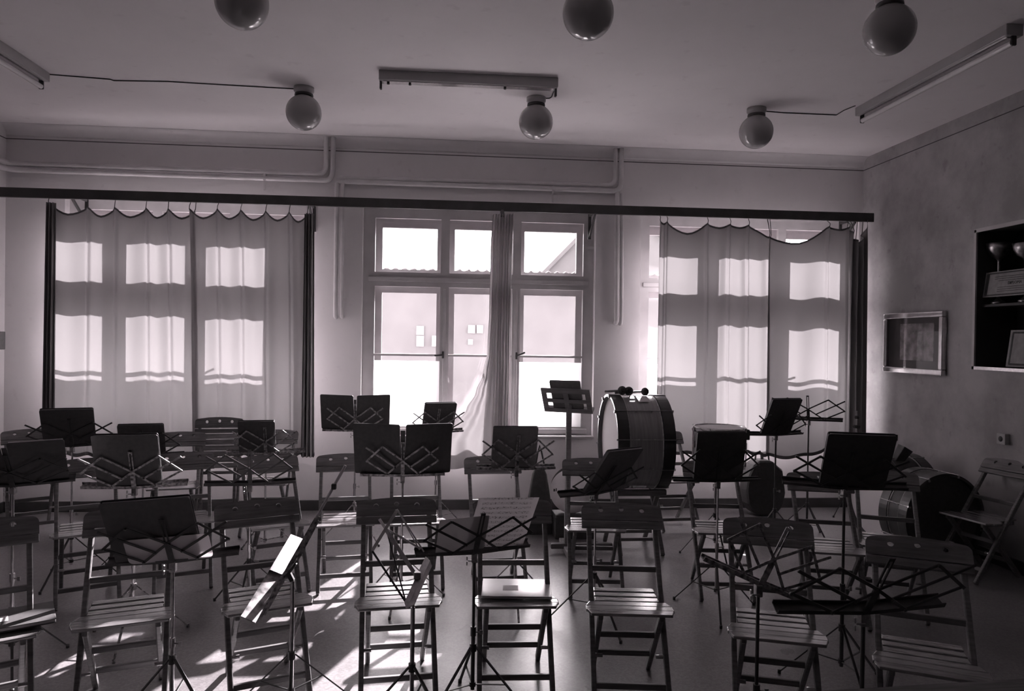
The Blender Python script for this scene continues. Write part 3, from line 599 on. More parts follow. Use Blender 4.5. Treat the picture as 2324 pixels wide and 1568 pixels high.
def make_chair():
    c = empty('folding_chair', (0, 0, 0))
    for i, (y, hw) in enumerate(SEAT):
        z = 0.437 - 0.006 * math.sin(math.pi * i / 5); m = MB()
        if i < 3:
            f = 0.012 if i == 0 else 0.004
            h0 = (hw - f, hw + 0.004) if i == 0 else ((hw, hw) if i == 1 else (hw + 0.003, hw - 0.016))
            poly = [(-h0[0], y - 0.0265, z), (h0[0], y - 0.0265, z), (h0[1], y + 0.0265, z), (-h0[1], y + 0.0265, z)]
        else: poly = [(-hw, y - 0.0265, z), (hw, y - 0.0265, z), (hw - 0.002, y + 0.0265, z), (-hw + 0.002, y + 0.0265, z)]
        m.slab(poly, (0, 0, 1), 0.014); m.build('seat_slat', 'slat', c, bevel=0.004, seg=2)
    link('top_rail', TOPM, 'wood', c, back_mw(0.744))
    m = MB(); m.box((0, 0, 0.019), (0.42, 0.016, 0.038)); k = m.build('lower_rail', 'wood', c, bevel=0.003); k.matrix_local = back_mw(0.7086)
    for s in (-1, 1):
        m = MB(); m.bar((s * 0.172, ly(0.812), 0.812), (s * 0.172, ly(0.0) , 0.006), 0.024, 0.034, (0, 1, 0)); m.build('front_leg', 'wood', c, bevel=0.004)
        m = MB(); m.bar((s * 0.142, -0.165, 0.408), (s * 0.142, 0.20, 0.006), 0.024, 0.036, (0, 1, 0))
        m.build('rear_leg', 'wood', c, bevel=0.005)
        m = MB(); m.bar((s * 0.142, -0.19, 0.411), (s * 0.142, 0.125, 0.411), 0.024, 0.034); m.build('seat_bearer', 'wood', c, bevel=0.008, seg=2)
        m = MB(); zc = 0.207; m.lathe([(0, -0.006), (0.009, -0.006), (0.009, 0.052), (0, 0.052)], (s * 0.132, ly(zc), zc), (s, 0, 0), 10); m.build('pivot_bolt', 'steel', c)
    for nm, z, fr in (('stretcher', 0.545, 0), ('stretcher', 0.10, 0), ('stretcher', 0.275, 1), ('stretcher', 0.13, 1)):
        m = MB()
        if fr == 0: m.box((0, ly(z), z), (0.33, 0.020, 0.028))
        else: y = -0.165 + (0.408 - z) / 0.402 * 0.365; m.box((0, y, z), (0.27, 0.020, 0.028))
        m.build(nm, 'wood', c, bevel=0.005, seg=2)
    return c
CHAIR0 = make_chair(); USED = [False]
BT, SC_, = (0, 0.312, 0.824), (0, -0.035, 0.44)
def chair(px, py, anchor, th, label):
    """put the local point 'anchor' under pixel px,py (at that height) and turn the chair by th degrees"""
    p = at_z(px, py, anchor[2]); a = R(th); ca, sa = math.cos(a), math.sin(a)
    o = CHAIR0 if not USED[0] else copy_tree(CHAIR0); USED[0] = True
    o.location = (p.x - (anchor[0] * ca - anchor[1] * sa), p.y - (anchor[0] * sa + anchor[1] * ca), 0); o.rotation_euler = (0, 0, a)
    return tag(o, label, 'chair', 'wooden folding chairs')
FR = (0.20, -0.211, 0.44)
chair(91, 1437, FR, 30, 'folding chair cut by the frame edge, a dark folder lying on its sunlit seat')
chair(285, 1383, SC_, 18, 'slatted folding chair in front, turned to the middle, behind the stand holding a grey card')
chair(602, 1352, SC_, 22, 'slatted folding chair under the tilted collapsed stand with a shiny tray')
chair(903, 1346, SC_, 6, 'slatted folding chair in front behind the half-folded spidery music stand')
chair(1168, 1345, SC_, -2, 'folding chair in front with a pale folder lying on its seat')
chair(1424, 1361, SC_, -7, 'slatted folding chair with empty seat, next to the chair holding a pale folder')
chair(1757, 1416, SC_, -18, 'slatted folding chair with bright seat behind the rusty bent stand')
chair(2104, 1488, SC_, -27, 'dim folding chair in the dark front corner beside the table edge')
chair(196, 1044, BT, 27, 'folding chair in the second row, two light holes showing between the outer folders')
chair(416, 1030, BT, 20, 'folding chair in the second row partly behind the large closed folder with bright edge')
chair(606, 1036, BT, 24, 'folding chair in the second row behind the empty lattice stand, sun on its seat edge')
chair(785, 1033, BT, 8, 'folding chair with sunlit seat below the farther open double folder')
chair(942, 1032, BT, 5, 'folding chair almost hidden by the nearer open double folder')
chair(1116, 1038, BT, 4, 'folding chair behind the single grey folder in the middle, its holes rimmed with light')
chair(1340, 1043, BT, -6, 'folding chair beside the post of the wooden music desk, in front of the cymbals')
chair(1612, 1048, BT, -8, 'folding chair standing behind the tall dark folder that hides the upright drum')
chair(1856, 1075, BT, -15, 'folding chair with two bright holes beside the broad dark folder')
chair(2022, 1226, SC_, -24, 'folding chair in front of the pale drum head, only its seat catching light')
chair(66, 977, BT, 32, 'pale folding chair against the window wall in the corner')
chair(411, 983, BT, 12, 'folding chair near the window beside the upright folded chair')
chair(626, 978, BT, 2, 'dark folding chair at the window, below the curtain edge beside the pipes')
chair(1551, 1077, (0.17, 0.12, 0.44), 4, 'folding chair near the wall between bass drum and upright drum')
chair(2242, 1046, (-0.2, 0.305, 0.80), -76, 'folding chair turned sideways against the stained wall below the socket')
# one chair folded flat and leaning upright at the window
fc = empty('folded_chair', (0, 0, 0)); p = at_d(502, 938, 6.62); fc.location = (p.x, p.y - 0.09, 0); fc.rotation_euler = (R(-6), 0, R(6)); tag(fc, 'folded chair standing upright by the curtain with its slats showing', 'chair', 'wooden folding chairs')
k = link('top_rail', TOPM, 'wood', fc, Matrix.Translation((0, -0.02, 0.855)))
m = MB(); m.box((0, -0.02, 0.827), (0.42, 0.016, 0.038)); m.build('lower_rail', 'wood', fc, bevel=0.003)
for i in range(6):
    m = MB(); m.box((0, -0.028, 0.515 + i * 0.053), (0.40, 0.017, 0.046)); m.build('seat_slat', 'slat', fc, bevel=0.004)
for s in (-1, 1):
    m = MB(); m.bar((s * 0.172, 0, 0.93), (s * 0.172, 0, 0.006), 0.024, 0.034, (0, 1, 0)); m.build('front_leg', 'wood', fc, bevel=0.004)
    m = MB(); m.bar((s * 0.142, -0.004, 0.84), (s * 0.142, -0.004, 0.12), 0.024, 0.03, (0, 1, 0)); m.build('rear_leg', 'wood', fc, bevel=0.004)
for z in (0.45, 0.2):
    m = MB(); m.box((0, 0, z), (0.33, 0.018, 0.028)); m.build('stretcher', 'wood', fc, bevel=0.004)

# ------------------------------------------------------------------ wire music stands
FRAMES = {}
def stand(key, px, py, d, label, yaw=0, tilt=25, roll=0, rad=0.25, mt='black', pole='chrome', ledge=0.27, legrot=20, hub=0.30, pole_px=None, vee=0.06, legs=True):
    C = at_d(px, py, d); a, t, r = R(yaw), R(tilt), R(roll)
    L = Vector((math.cos(a), math.sin(a), 0)); U = Vector((math.sin(t) * math.sin(a), -math.sin(t) * math.cos(a), math.cos(t)))
    L, U = L * math.cos(r) - U * math.sin(r), U * math.cos(r) + L * math.sin(r)      # roll > 0 turns the desk clockwise in the picture
    N = -(L.cross(U)).normalized()                      # towards the player
    k = rad / 0.255; w = lambda u, v, n=0.0: C + L * u + U * v + N * n
    Q = w(0, -0.135)
    base = Vector((Q.x, Q.y, 0)); e = empty('music_stand', base); tag(e, label, 'music stand', 'wire music stands')
    rel = lambda p: p - base
    m = MB(); bw = 0.011                               # slotted upright: two rails joined at the ends
    for s in (-1, 1): m.bar(rel(w(s * 0.0075, 0.125)), rel(w(s * 0.0075, -0.005)), 0.006, 0.004, N)
    m.bar(rel(w(0, 0.13)), rel(w(0, 0.118)), 0.021, 0.004, N); m.bar(rel(w(0, 0.0)), rel(w(0, -0.14)), 0.024, 0.006, N); m.build('upright', mt, e)
    T, Rr, B, E0, E1 = (0.145 * k, 0.10), (0.255 * k, 0.0), (0.11 * k, -0.092), (0.055 * k, -0.046), (0.258 * k, 0.094)
    for s in (-1, 1):
        m = MB(); o = lambda q, n: rel(w(s * q[0], q[1], n - vee * 0.0 + abs(q[0]) * 0.0))
        for i, (p, q) in enumerate((((0, 0), T), (T, Rr), (Rr, B), ((0, 0), B), (E0, E1))): m.bar(o(p, -0.004 - 0.003 * (i % 2)), o(q, -0.004 - 0.003 * (i % 2)), bw, 0.003, N)
        for q in (T, Rr, B, E0): m.lathe([(0, -0.004), (0.006, -0.004), (0.006, 0.004), (0, 0.004)], o(q, -0.008), N, 8)
        m.build('lattice_wing', mt, e)
        m = MB(); p0, p1 = w(0, -0.108), w(s * ledge, -0.108, vee * ledge)
        m.bar(rel(p0), rel(p1), 0.016, 0.004, N); m.bar(rel(p0 - U * 0.008 + N * 0.02), rel(p1 - U * 0.008 + N * 0.02), 0.042, 0.004, U); m.bar(rel(p0 + N * 0.04), rel(p1 + N * 0.04), 0.014, 0.003, N)
        m.build('ledge', mt, e)
    m = MB(); m.box(rel(Q), (0.026, 0.026, 0.045)); m.bar(rel(Q + Vector((-0.03, -0.012, -0.012))), rel(Q + Vector((0.0, -0.012, -0.012))), 0.006, 0.006)
    for s in (-1, 1): m.box(rel(Q + Vector((-0.034, -0.012, -0.012 + s * 0.012))), (0.006, 0.010, 0.018))
    m.build('wing_clamp', 'steel', e, bevel=0.002)
    zt = Q.z; zm = max(hub + 0.08, zt * 0.52)
    m = MB(); m.tube([(0, 0, zm - 0.05), (0, 0, zt)], 0.0068, 10); m.build('upper_pole', pole, e)
    m = MB(); m.tube([(0, 0, hub * 0.35), (0, 0, zm)], 0.0095, 10); m.tube([(0, 0, zm - 0.03), (0, 0, zm + 0.012)], 0.013, 10); m.build('lower_pole', pole, e)
    m = MB(); m.tube([(0, 0, zm - 0.012), (0.03, -0.008, zm - 0.012)], 0.0035, 6); m.box((0.036, -0.009, zm - 0.012), (0.014, 0.005, 0.02)); m.build('height_screw', 'steel', e)
    m = MB(); m.tube([(0, 0, hub - 0.02), (0, 0, hub + 0.015)], 0.016, 12); m.build('leg_collar', mt, e); m = MB(); m.tube([(0, 0, hub * 0.40), (0, 0, hub * 0.40 + 0.02)], 0.015, 12); m.build('brace_collar', mt, e)
    if legs:
        for j in range(3):
            b_ = R(legrot + 120 * j); dx, dy = math.cos(b_), math.sin(b_); m = MB()
            f = Vector((dx * 0.29, dy * 0.29, 0.008)); h = Vector((dx * 0.014, dy * 0.014, hub)); m.bar(h, f, 0.012, 0.006); q = h.lerp(f, 0.52)
            m.bar(Vector((dx * 0.014, dy * 0.014, hub * 0.40 + 0.01)), q, 0.008, 0.004); m.lathe([(0, -0.008), (0.009, -0.008), (0.009, 0.010), (0, 0.010)], f, n=8); m.build('leg', mt, e)
    FRAMES[key] = (C, L, U, N); return e
def on_desk(key, u, n=0.012, v=-0.105, spin=0.0, fold=0.0):
    C, L, U, N = FRAMES[key]; o = C + L * u + U * v + N * n; s = R(spin); c = R(fold)
    L2 = L * math.cos(s) + U * math.sin(s); U2 = U * math.cos(s) - L * math.sin(s); L3 = L2 * math.cos(c) + N * math.sin(c); N3 = N * math.cos(c) - L2 * math.sin(c)
    return Matrix(((L3.x, N3.x, U2.x, o.x), (L3.y, N3.y, U2.y, o.y), (L3.z, N3.z, U2.z, o.z), (0, 0, 0, 1)))
def round_rect(w, h, r=0.012, x0=0.0):
    out = []
    for (cx, cz, a0) in ((w / 2 - r, r, -90), (w / 2 - r, h - r, 0), (-w / 2 + r, h - r, 90), (-w / 2 + r, r, 180)):
        for k in range(4): a = R(a0 + 30 * k); out.append((x0 + cx + r * math.cos(a), cz + r * math.sin(a)))
    return out
def closed_folder(key, u, w, h, label, spin=0.0, t=0.018, cover='folder', v=-0.105, n=0.012):
    e = empty('music_folder'); e.matrix_world = on_desk(key, u, n, v, spin); tag(e, label, 'folder', 'music folders on the stands')
    for y in (0.0, t):
        m = MB(); m.slab([(x, y, z) for x, z in round_rect(w, h)], (0, 1, 0), 0.003); m.build('cover', cover, e)
    m = MB(); m.box((-w / 2 + 0.003, t / 2, h / 2), (0.004, t, h - 0.016)); m.build('spine', cover, e)
    m = MB(); m.box((0.003, t / 2 - 0.0015, h / 2), (w - 0.016, t - 0.006, h - 0.014)); m.build('page_block', 'paper', e); return e
def open_folder(key, u, w, h, label, spin=0.0, fold=9, gap=0.008):
    e = empty('music_folder'); e.matrix_world = on_desk(key, u, 0.012, -0.105, spin); tag(e, label, 'folder', 'music folders on the stands')
    for s in (-1, 1):
        rot = Matrix.Rotation(R(s * fold), 4, 'Z') @ Matrix.Rotation(R(s * 1.2), 4, 'Y') @ Matrix.Translation((s * (w / 2 + gap), 0, 0))
        m = MB(); m.slab([(x, 0, z) for x, z in round_rect(w, h)], (0, 1, 0), 0.003); k = m.build('cover', 'folder', e); k.matrix_local = rot
        m = MB(); m.box((0, 0.007, h / 2), (w - 0.012, 0.009, h - 0.012)); q = m.build('page_block', 'paper', k)
    m = MB(); m.box((0, 0.002, h * 0.45), (2 * gap + 0.006, 0.004, h * 0.86)); m.build('spine', 'folder', e); return e

stand('S1', 20, 1072, 3.55, 'music stand at the frame edge under a wide dark open folder', yaw=18, tilt=42, legrot=60)
open_folder('S1', 0.0, 0.235, 0.31, 'wide dark open folder cut by the frame edge', fold=4)
stand('S2', 160, 985, 4.9, 'wire stand before the dark curtain edge, lattice corners showing on both sides', yaw=18, tilt=34)
closed_folder('S2', -0.01, 0.31, 0.31, 'black folder leaning before the dark outer curtain edge')
stand('S3', 322, 1010, 5.2, 'wire stand half hidden by the large closed folder in front of it', yaw=12, tilt=26, legrot=70)
closed_folder('S3', 0.0, 0.30, 0.27, 'dark folder seen over the top edge of a larger closed folder')
stand('S4', 300, 1070, 3.95, 'wire stand with bright-edged lattice crossing a large closed folder', yaw=10, tilt=26, mt='rust', legrot=35)
closed_folder('S4', -0.02, 0.325, 0.335, 'large closed black folder with one bright edge, seen through lattice')
stand('S5', 379, 1232, 3.05, 'tall wire stand in front, black folder above a pale grey card', yaw=6, tilt=28, roll=-4, legrot=-30, pole='steel')
closed_folder('S5', -0.05, 0.35, 0.33, 'black folder above a pale card on the front stand', n=0.016)
C5, L5, U5, N5 = FRAMES['S5']
k = empty('music_card'); k.matrix_world = on_desk('S5', 0.0, 0.004); tag(k, 'pale grey card tucked at the ledge under the black folder', 'card')
m = MB(); m.slab([(x, 0, z) for x, z in round_rect(0.34, 0.135, 0.02)], (0, 1, 0), 0.002); m.build('card_sheet', 'thin', k)
stand('S6', 602, 1002, 5.5, 'wire stand with glinting tips near the upright folded chair', yaw=8, tilt=26, rad=0.23, ledge=0.29, mt='rust')
closed_folder('S6', -0.06, 0.265, 0.28, 'dark folder between the upright folded chair and the curtain end')
stand('S6b', 567, 1064, 4.45, 'empty lattice stand without folder, in front of the upright folded chair', yaw=10, tilt=18, rad=0.247, ledge=0.27, legrot=30)
stand('S7', 806, 950, 6.0, 'far wire stand under an open double folder beside the middle window', yaw=3, tilt=16, rad=0.225, mt='rust', legrot=80)
open_folder('S7', 0.0, 0.275, 0.305, 'farther open double folder standing beside the middle window frame')
stand('S8', 914, 1045, 4.6, 'wire stand under the nearer open double folder, lattice across both halves', yaw=2, tilt=18, rad=0.226, mt='rust', legrot=20)
open_folder('S8', 0.0, 0.295, 0.35, 'nearer open double folder with bright top edges in the middle', gap=0.012, fold=7)
stand('S9', 994, 957, 6.3, 'small far wire stand before the foot of the gathered curtain', yaw=15, tilt=24, rad=0.225, ledge=0.25, mt='rust')
closed_folder('S9', 0.01, 0.285, 0.285, 'narrow dark folder in front of the middle window sill')
stand('S10', 1175, 1030, 4.5, 'wire stand with rusty arms under the single grey folder', yaw=2, tilt=20, mt='rust', ledge=0.25, rad=0.22, legrot=30)
closed_folder('S10', -0.02, 0.28, 0.285, 'single grey folder next to the gathered curtain foot', cover='folderg')
stand('S12', 1374, 1092, 4.25, 'wire stand with a strongly slanted folder before the bass drum', yaw=30, tilt=38, legrot=50)
closed_folder('S12', 0.03, 0.275, 0.35, 'slanted dark folder in front of the bass drum', cover='folderg')
stand('S13', 1634, 1055, 4.55, 'wire stand under the tall dark folder hiding the upright drum', yaw=0, tilt=12, ledge=0.285, legrot=15)
closed_folder('S13', 0.0, 0.318, 0.318, 'tall dark folder directly below the white drum head')
stand('S14', 1772, 963, 6.0, 'far wire stand before the sagging curtain with a slanted black folder', yaw=10, tilt=28, rad=0.235, pole='black', legrot=75)
closed_folder('S14', -0.01, 0.28, 0.345, 'slanted black folder before the sagging curtain')
stand('S15', 1834, 928, 6.25, 'empty far lattice stand twisted sideways behind the slanted black folder', yaw=-34, tilt=24, rad=0.29, pole='black', legrot=40)
stand('S16', 1926, 1072, 3.5, 'sturdy stand under the broad dark folder by the drums', yaw=-17, tilt=34, ledge=0.29, pole='black', legrot=25)
closed_folder('S16', 0.03, 0.30, 0.335, 'broad dark folder in front of the drums near the stained wall')
stand('S17', 1756, 1268, 2.72, 'rusty bent stand without folder, leaning over a bright slatted seat', yaw=-4, tilt=5, roll=23, rad=0.192, ledge=0.235, mt='rust', pole='black', legrot=70)
stand('S18', 1992, 1336, 2.2, 'big empty lattice stand in the dark front corner', yaw=3, tilt=30, rad=0.285, ledge=0.285, pole='black', legrot=10)
stand('S22', 1087, 1215, 3.22, 'front wire stand holding a printed music sheet', yaw=14, tilt=30, legrot=-20, pole='black')
k = empty('sheet_music'); k.matrix_world = on_desk('S22', 0.095, 0.022, -0.10, -4); tag(k, 'printed music sheet standing on the front wire stand', 'sheet music')
m = MB(); m.slab([(-0.14, 0, 0), (0.14, 0, 0), (0.145, 0.006, 0.29), (-0.142, 0.004, 0.29)], (0, 1, 0), 0.0015); m.build('page', 'music', k)
k = empty('music_page'); k.matrix_world = on_desk('S22', -0.07, 0.014, -0.10, 2); tag(k, 'dim grey page in front of the printed music sheet', 'sheet music')
m = MB(); m.slab([(x, 0, z) for x, z in round_rect(0.225, 0.20, 0.006)], (0, 1, 0), 0.0015); m.build('page_sheet', 'pages', k)

def tripod(e, top, hub=0.28, rad=0.29, rot=0, pole='steel', mt='black', rp=0.0095):
    m = MB(); m.tube([(0, 0, hub * 0.35), (0, 0, top)], rp, 10); m.build('pole', pole, e)
    m = MB(); m.tube([(0, 0, hub - 0.02), (0, 0, hub + 0.015)], 0.016, 12); m.build('leg_collar', mt, e); m = MB(); m.tube([(0, 0, hub * 0.4), (0, 0, hub * 0.4 + 0.02)], 0.015, 12); m.build('brace_collar', mt, e)
    for j in range(3):
        b_ = R(rot + 120 * j); dx, dy = math.cos(b_), math.sin(b_); m = MB(); f = Vector((dx * rad, dy * rad, 0.008)); h = Vector((dx * 0.014, dy * 0.014, hub))
        m.bar(h, f, 0.012, 0.006); m.bar((dx * 0.014, dy * 0.014, hub * 0.4 + 0.01), h.lerp(f, 0.52), 0.008, 0.004); m.lathe([(0, -0.008), (0.009, -0.008), (0.009, 0.01), (0, 0.01)], f, n=8); m.build('leg', mt, e)
# collapsed stand: desk folded up and hanging askew, its tray flashing in the sun
hp = at_d(664, 1318, 3.22); base = Vector((hp.x, hp.y, 0)); e = empty('collapsed_music_stand', base); tag(e, 'collapsed music stand with a shiny tray tilted across a seat', 'music stand', 'wire music stands'); tripod(e, hp.z, rot=40)
nrm = Vector((0.50, -0.10, 0.86)).normalized(); nlo = Vector((0.40, -0.34, 0.86)).normalized(); pc = at_d(640, 1292, 3.22)
up_ = [on_plane(x, y, pc, nrm) for x, y in ((612, 1292), (642, 1304), (691, 1224), (660, 1212))]
lo_ = [on_plane(x, y, pc, nlo) for x, y in ((546, 1398), (580, 1414), (640, 1303), (612, 1292))]
m = MB(); m.slab([p - base for p in up_], nrm, 0.004); m.build('upper_tray', 'chrome', e, bevel=0.001)
m = MB(); m.slab([p - base for p in lo_], nlo, 0.004); m.build('lower_tray', 'mottled', e, bevel=0.001)
for i, (a, c) in enumerate((((583, 1410), (716, 1176)), ((590, 1404), (724, 1172)), ((600, 1396), (720, 1180)), ((648, 1302), (697, 1212)), ((668, 1285), (722, 1182)))):
    m = MB(); m.bar(at_d(*a, 3.20 + 0.008 * i) - base, at_d(*c, 3.24 + 0.008 * i) - base, 0.010, 0.003, (0.3, -1, 0.3)); m.build('folded_bar', 'rust', e)
m = MB(); m.tube([at_d(714, 1182, 3.25) - base, at_d(784, 1056, 3.30) - base], 0.0065, 8); m.build('top_rod', 'nickel', e); m = MB(); p = at_d(758, 1104, 3.28) - base; m.box(p, (0.022, 0.022, 0.026)); m.build('rod_clip', 'iron', e, bevel=0.003)
m = MB(); m.bar(hp - base, at_d(655, 1300, 3.22) - base, 0.02, 0.02); m.bar(at_d(650, 1308, 3.22) - base, at_d(672, 1278, 3.22) - base, 0.016, 0.012); m.build('hinge', 'iron', e, bevel=0.002)
# half folded stand with spidery bars
hp = at_d(937, 1378, 3.12); base = Vector((hp.x, hp.y, 0)); e = empty('half_folded_music_stand', base); tag(e, 'half-folded spidery music stand with bright twisted tray', 'music stand', 'wire music stands'); tripod(e, hp.z, rot=75, pole='steel')
for i, (a, c, w_, mt_) in enumerate((((845, 1249), (901, 1158), 0.013, 'nickel'), ((901, 1156), (962, 1252), 0.006, 'nickel'), ((903, 1158), (952, 1248), 0.005, 'nickel'), ((875, 1200), (944, 1306), 0.017, 'nickel'), ((861, 1178), (876, 1201), 0.012, 'nickel'),
        ((876, 1200), (955, 1245), 0.009, 'nickel'), ((845, 1250), (922, 1368), 0.009, 'black'), ((878, 1205), (920, 1362), 0.006, 'black'))):
    m = MB(); m.bar(at_d(*a, 3.10 + 0.01 * i) - base, at_d(*c, 3.12 + 0.008 * i) - base, w_, 0.004, (0, -1, 0.2)); m.build('folded_bar', mt_, e)
pc = at_d(945, 1310, 3.13); n1 = Vector((0.30, -0.35, 0.88)).normalized(); n2 = Vector((-0.25, -0.35, 0.9)).normalized()
q = [on_plane(x, y, pc, n1) - base for x, y in ((922, 1380), (918, 1366), (946, 1304), (966, 1262), (976, 1272), (958, 1312))]
m = MB(); m.slab(q, n1, 0.003); m.build('tray', 'nickel', e)
q = [on_plane(x, y, pc, n2) - base for x, y in ((922, 1380), (958, 1312), (976, 1272), (980, 1284), (962, 1322), (940, 1372))]
m = MB(); m.slab(q, n2, 0.003); m.build('tray', 'nickel', e)
m = MB(); m.box(at_d(947, 1306, 3.12) - base, (0.03, 0.025, 0.03)); m.bar(at_d(937, 1380, 3.12) - base, at_d(946, 1308, 3.12) - base, 0.016, 0.012); m.build('hinge', 'steel', e, bevel=0.003)

# wooden conductor-type desk on a post
c0 = at_d(1293, 906, 5.75); base = Vector((c0.x, c0.y + 0.03, 0)); e = empty('wooden_music_desk', base); tag(e, 'wooden music desk with four openings on a tall post', 'music stand')
m = MB(); m.bar((0, 0, 0.04), (0, 0, c0.z + 0.03), 0.042, 0.042, (0, 1, 0)); m.build('post', 'woodl', e, bevel=0.004)
m = MB(); m.box((0, 0, 0.03), (0.055, 0.46, 0.05)); m.build('foot', 'woodl', e, bevel=0.004); m = MB(); m.box((0.12, 0, 0.055), (0.50, 0.045, 0.04)); m.build('cross_foot', 'wood', e, bevel=0.004)
W2, H2 = 0.20, 0.225; hol = []
for (x0, x1) in ((-0.160, -0.02), (0.02, 0.160)):
    for (z0, z1) in ((0.035, 0.095), (0.125, 0.185)): hol.append([(x0, z0), (x1, z0), (x1, z1), (x0, z1)])
me = plate_mesh('desk_board', [(-W2, 0), (W2, 0), (W2, H2), (-W2, H2)], hol, 0.016)
tl = R(-31); mw = Matrix.Translation((0, 0.012, c0.z - H2 / 2 + 0.005)) @ Matrix.Rotation(R(-26), 4, 'Z') @ Matrix.Rotation(-tl, 4, 'X') @ Matrix.Rotation(0, 4, 'Y')
sh = Matrix.Identity(4); link('desk_board', me, 'woodl', e, mw)
m = MB(); m.box((0, 0.03, 0.012), (2 * W2, 0.06, 0.014)); k = m.build('desk_ledge', 'woodl', e); k.matrix_local = mw
bk = empty('music_book'); bk.matrix_world = Matrix.Translation(base) @ mw @ Matrix.Translation((0.0, 0.016, 0.022)); tag(bk, 'dark music book leaning on the wooden desk, its top rising above', 'book')
for y in (0.0, 0.014):
    m = MB(); m.slab([(x, y, z) for x, z in round_rect(0.25, 0.265, 0.01)], (0, 1, 0), 0.003); m.build('cover', 'folderg', bk)
m = MB(); m.box((0, 0.006, 0.132), (0.238, 0.009, 0.255)); m.build('page_block', 'paper', bk)

# ------------------------------------------------------------------ papers on seats
def on_seat(name, px, py, w, d, th, label, cat, mt, t=0.016, z=0.447):
    p = at_z(px, py, z); e = empty(name, p, R(th)); tag(e, label, cat)
    for zz in (0.0, t):
        m = MB(); m.box((0, 0, zz + 0.0015), (w, d, 0.003)); m.build('cover', mt, e, bevel=0.001)
    m = MB(); m.box((0.002, 0, t / 2 + 0.0015), (w - 0.012, d - 0.01, t - 0.004)); m.build('page_block', 'paper', e)
    m = MB(); m.box((-0.03, -0.01, t + 0.0035), (w * 0.22, d * 0.28, 0.001)); m.build('name_label', 'white' if mt != 'white' else 'paper', e); return e
on_seat('seat_folder', 1172, 1338, 0.345, 0.255, -5, 'pale folder with a small label lying on a seat', 'folder', 'card', 0.009)
on_seat('seat_folder', 12, 1412, 0.36, 0.25, 30, 'dark folder with a small label lying on the sunlit seat at the frame edge', 'folder', 'folder')

# ------------------------------------------------------------------ percussion
def drum_hw(e, c, ax, rad, ln, n, m_rod='steel', ph=0.0, claw=0.022):
    u = ax.orthogonal().normalized(); w = ax.cross(u)
    for k in range(n):
        a = 2 * math.pi * k / n + ph; d = u * math.cos(a) + w * math.sin(a); m = MB(); p = c + d * (rad + 0.014)
        m.tube([p - ax * (ln / 2 + 0.036), p + ax * (ln / 2 + 0.036)], 0.0035, 6)
        for s in (-1, 1): m.bar(c + d * (rad + 0.016) + ax * s * (ln / 2 + 0.039), c + d * (rad - 0.010) + ax * s * (ln / 2 + 0.039), 0.014, 0.01, ax); m.box(c + d * (rad + 0.004) + ax * s * ln * 0.16, (0.012, 0.012, 0.012))
        m.build('tension_rod', m_rod, e)
def bass_drum(c, ax, rad, ln, label, n=10, shell='shell', z=None):
    e = empty('bass_drum', (c.x, c.y, c.z - rad)); base = e.location.copy(); o = c - base; tag(e, label, 'drum'); h = ln / 2
    m = MB(); m.lathe([(rad, -h), (rad, h)], o, ax, 64); m.build('shell', shell, e)
    for s in (-1, 1):
        m = MB(); hw_ = 0.055; prof = [(rad - 0.004, s * (h - hw_)), (rad + 0.012, s * (h - hw_)), (rad + 0.012, s * (h + 0.034)), (rad - 0.008, s * (h + 0.034)), (rad - 0.010, s * h)]
        m.lathe(prof, o, ax, 64, smooth=False); m.build('hoop', 'hoop', e)
        m = MB(); m.lathe([(0, s * (h - 0.001)), (rad - 0.012, s * (h - 0.001))], o, ax, 64); m.build('drum_head', 'skin', e)
        m = MB(); m.lathe([(rad + 0.001, s * (h - hw_ - 0.012)), (rad + 0.007, s * (h - hw_ - 0.008)), (rad + 0.007, s * (h - hw_ - 0.003)), (rad + 0.001, s * (h - hw_))], o, ax, 64); m.build('flesh_hoop', 'steel', e)
    drum_hw(e, o, ax, rad, ln, n, ph=0.3)
    return e
cb = at_d(1440, 1002, 5.92); RD, LD = 0.375, 0.385
bd = bass_drum(cb, Vector((1, 0.0, 0)).normalized(), RD, LD, 'large wooden bass drum standing beside the middle window')
m = MB(); q = at_d(1427, 985, 5.92 - RD + 0.01); m.lathe([(0.010, 0), (0.013, 0.004), (0.010, 0.006)], q - bd.location, (0, -1, 0), 16); m.build('air_hole_ring', 'steel', bd)
st = empty('drum_trestle', (cb.x, cb.y, 0)); tag(st, 'low folding trestle carrying the large bass drum', 'drum stand'); zb = cb.z - RD
for s in (-1, 1):
    m = MB(); m.bar((-0.22, s * 0.17, zb - 0.008), (0.22, s * 0.17, zb - 0.008), 0.035, 0.05); m.build('rest_bar', 'wood', st, bevel=0.006)
    for x in (-0.17, 0.17):
        m = MB(); m.bar((x + s * 0.015, s * 0.17, zb), (x + s * 0.015, -s * 0.22, 0.005), 0.026, 0.034, (1, 0, 0)); m.build('leg', 'wood', st, bevel=0.004)
    m = MB(); m.bar((-0.17, s * 0.12, 0.11), (0.19, s * 0.12, 0.11), 0.02, 0.026); m.build('stretcher', 'wood', st, bevel=0.003)
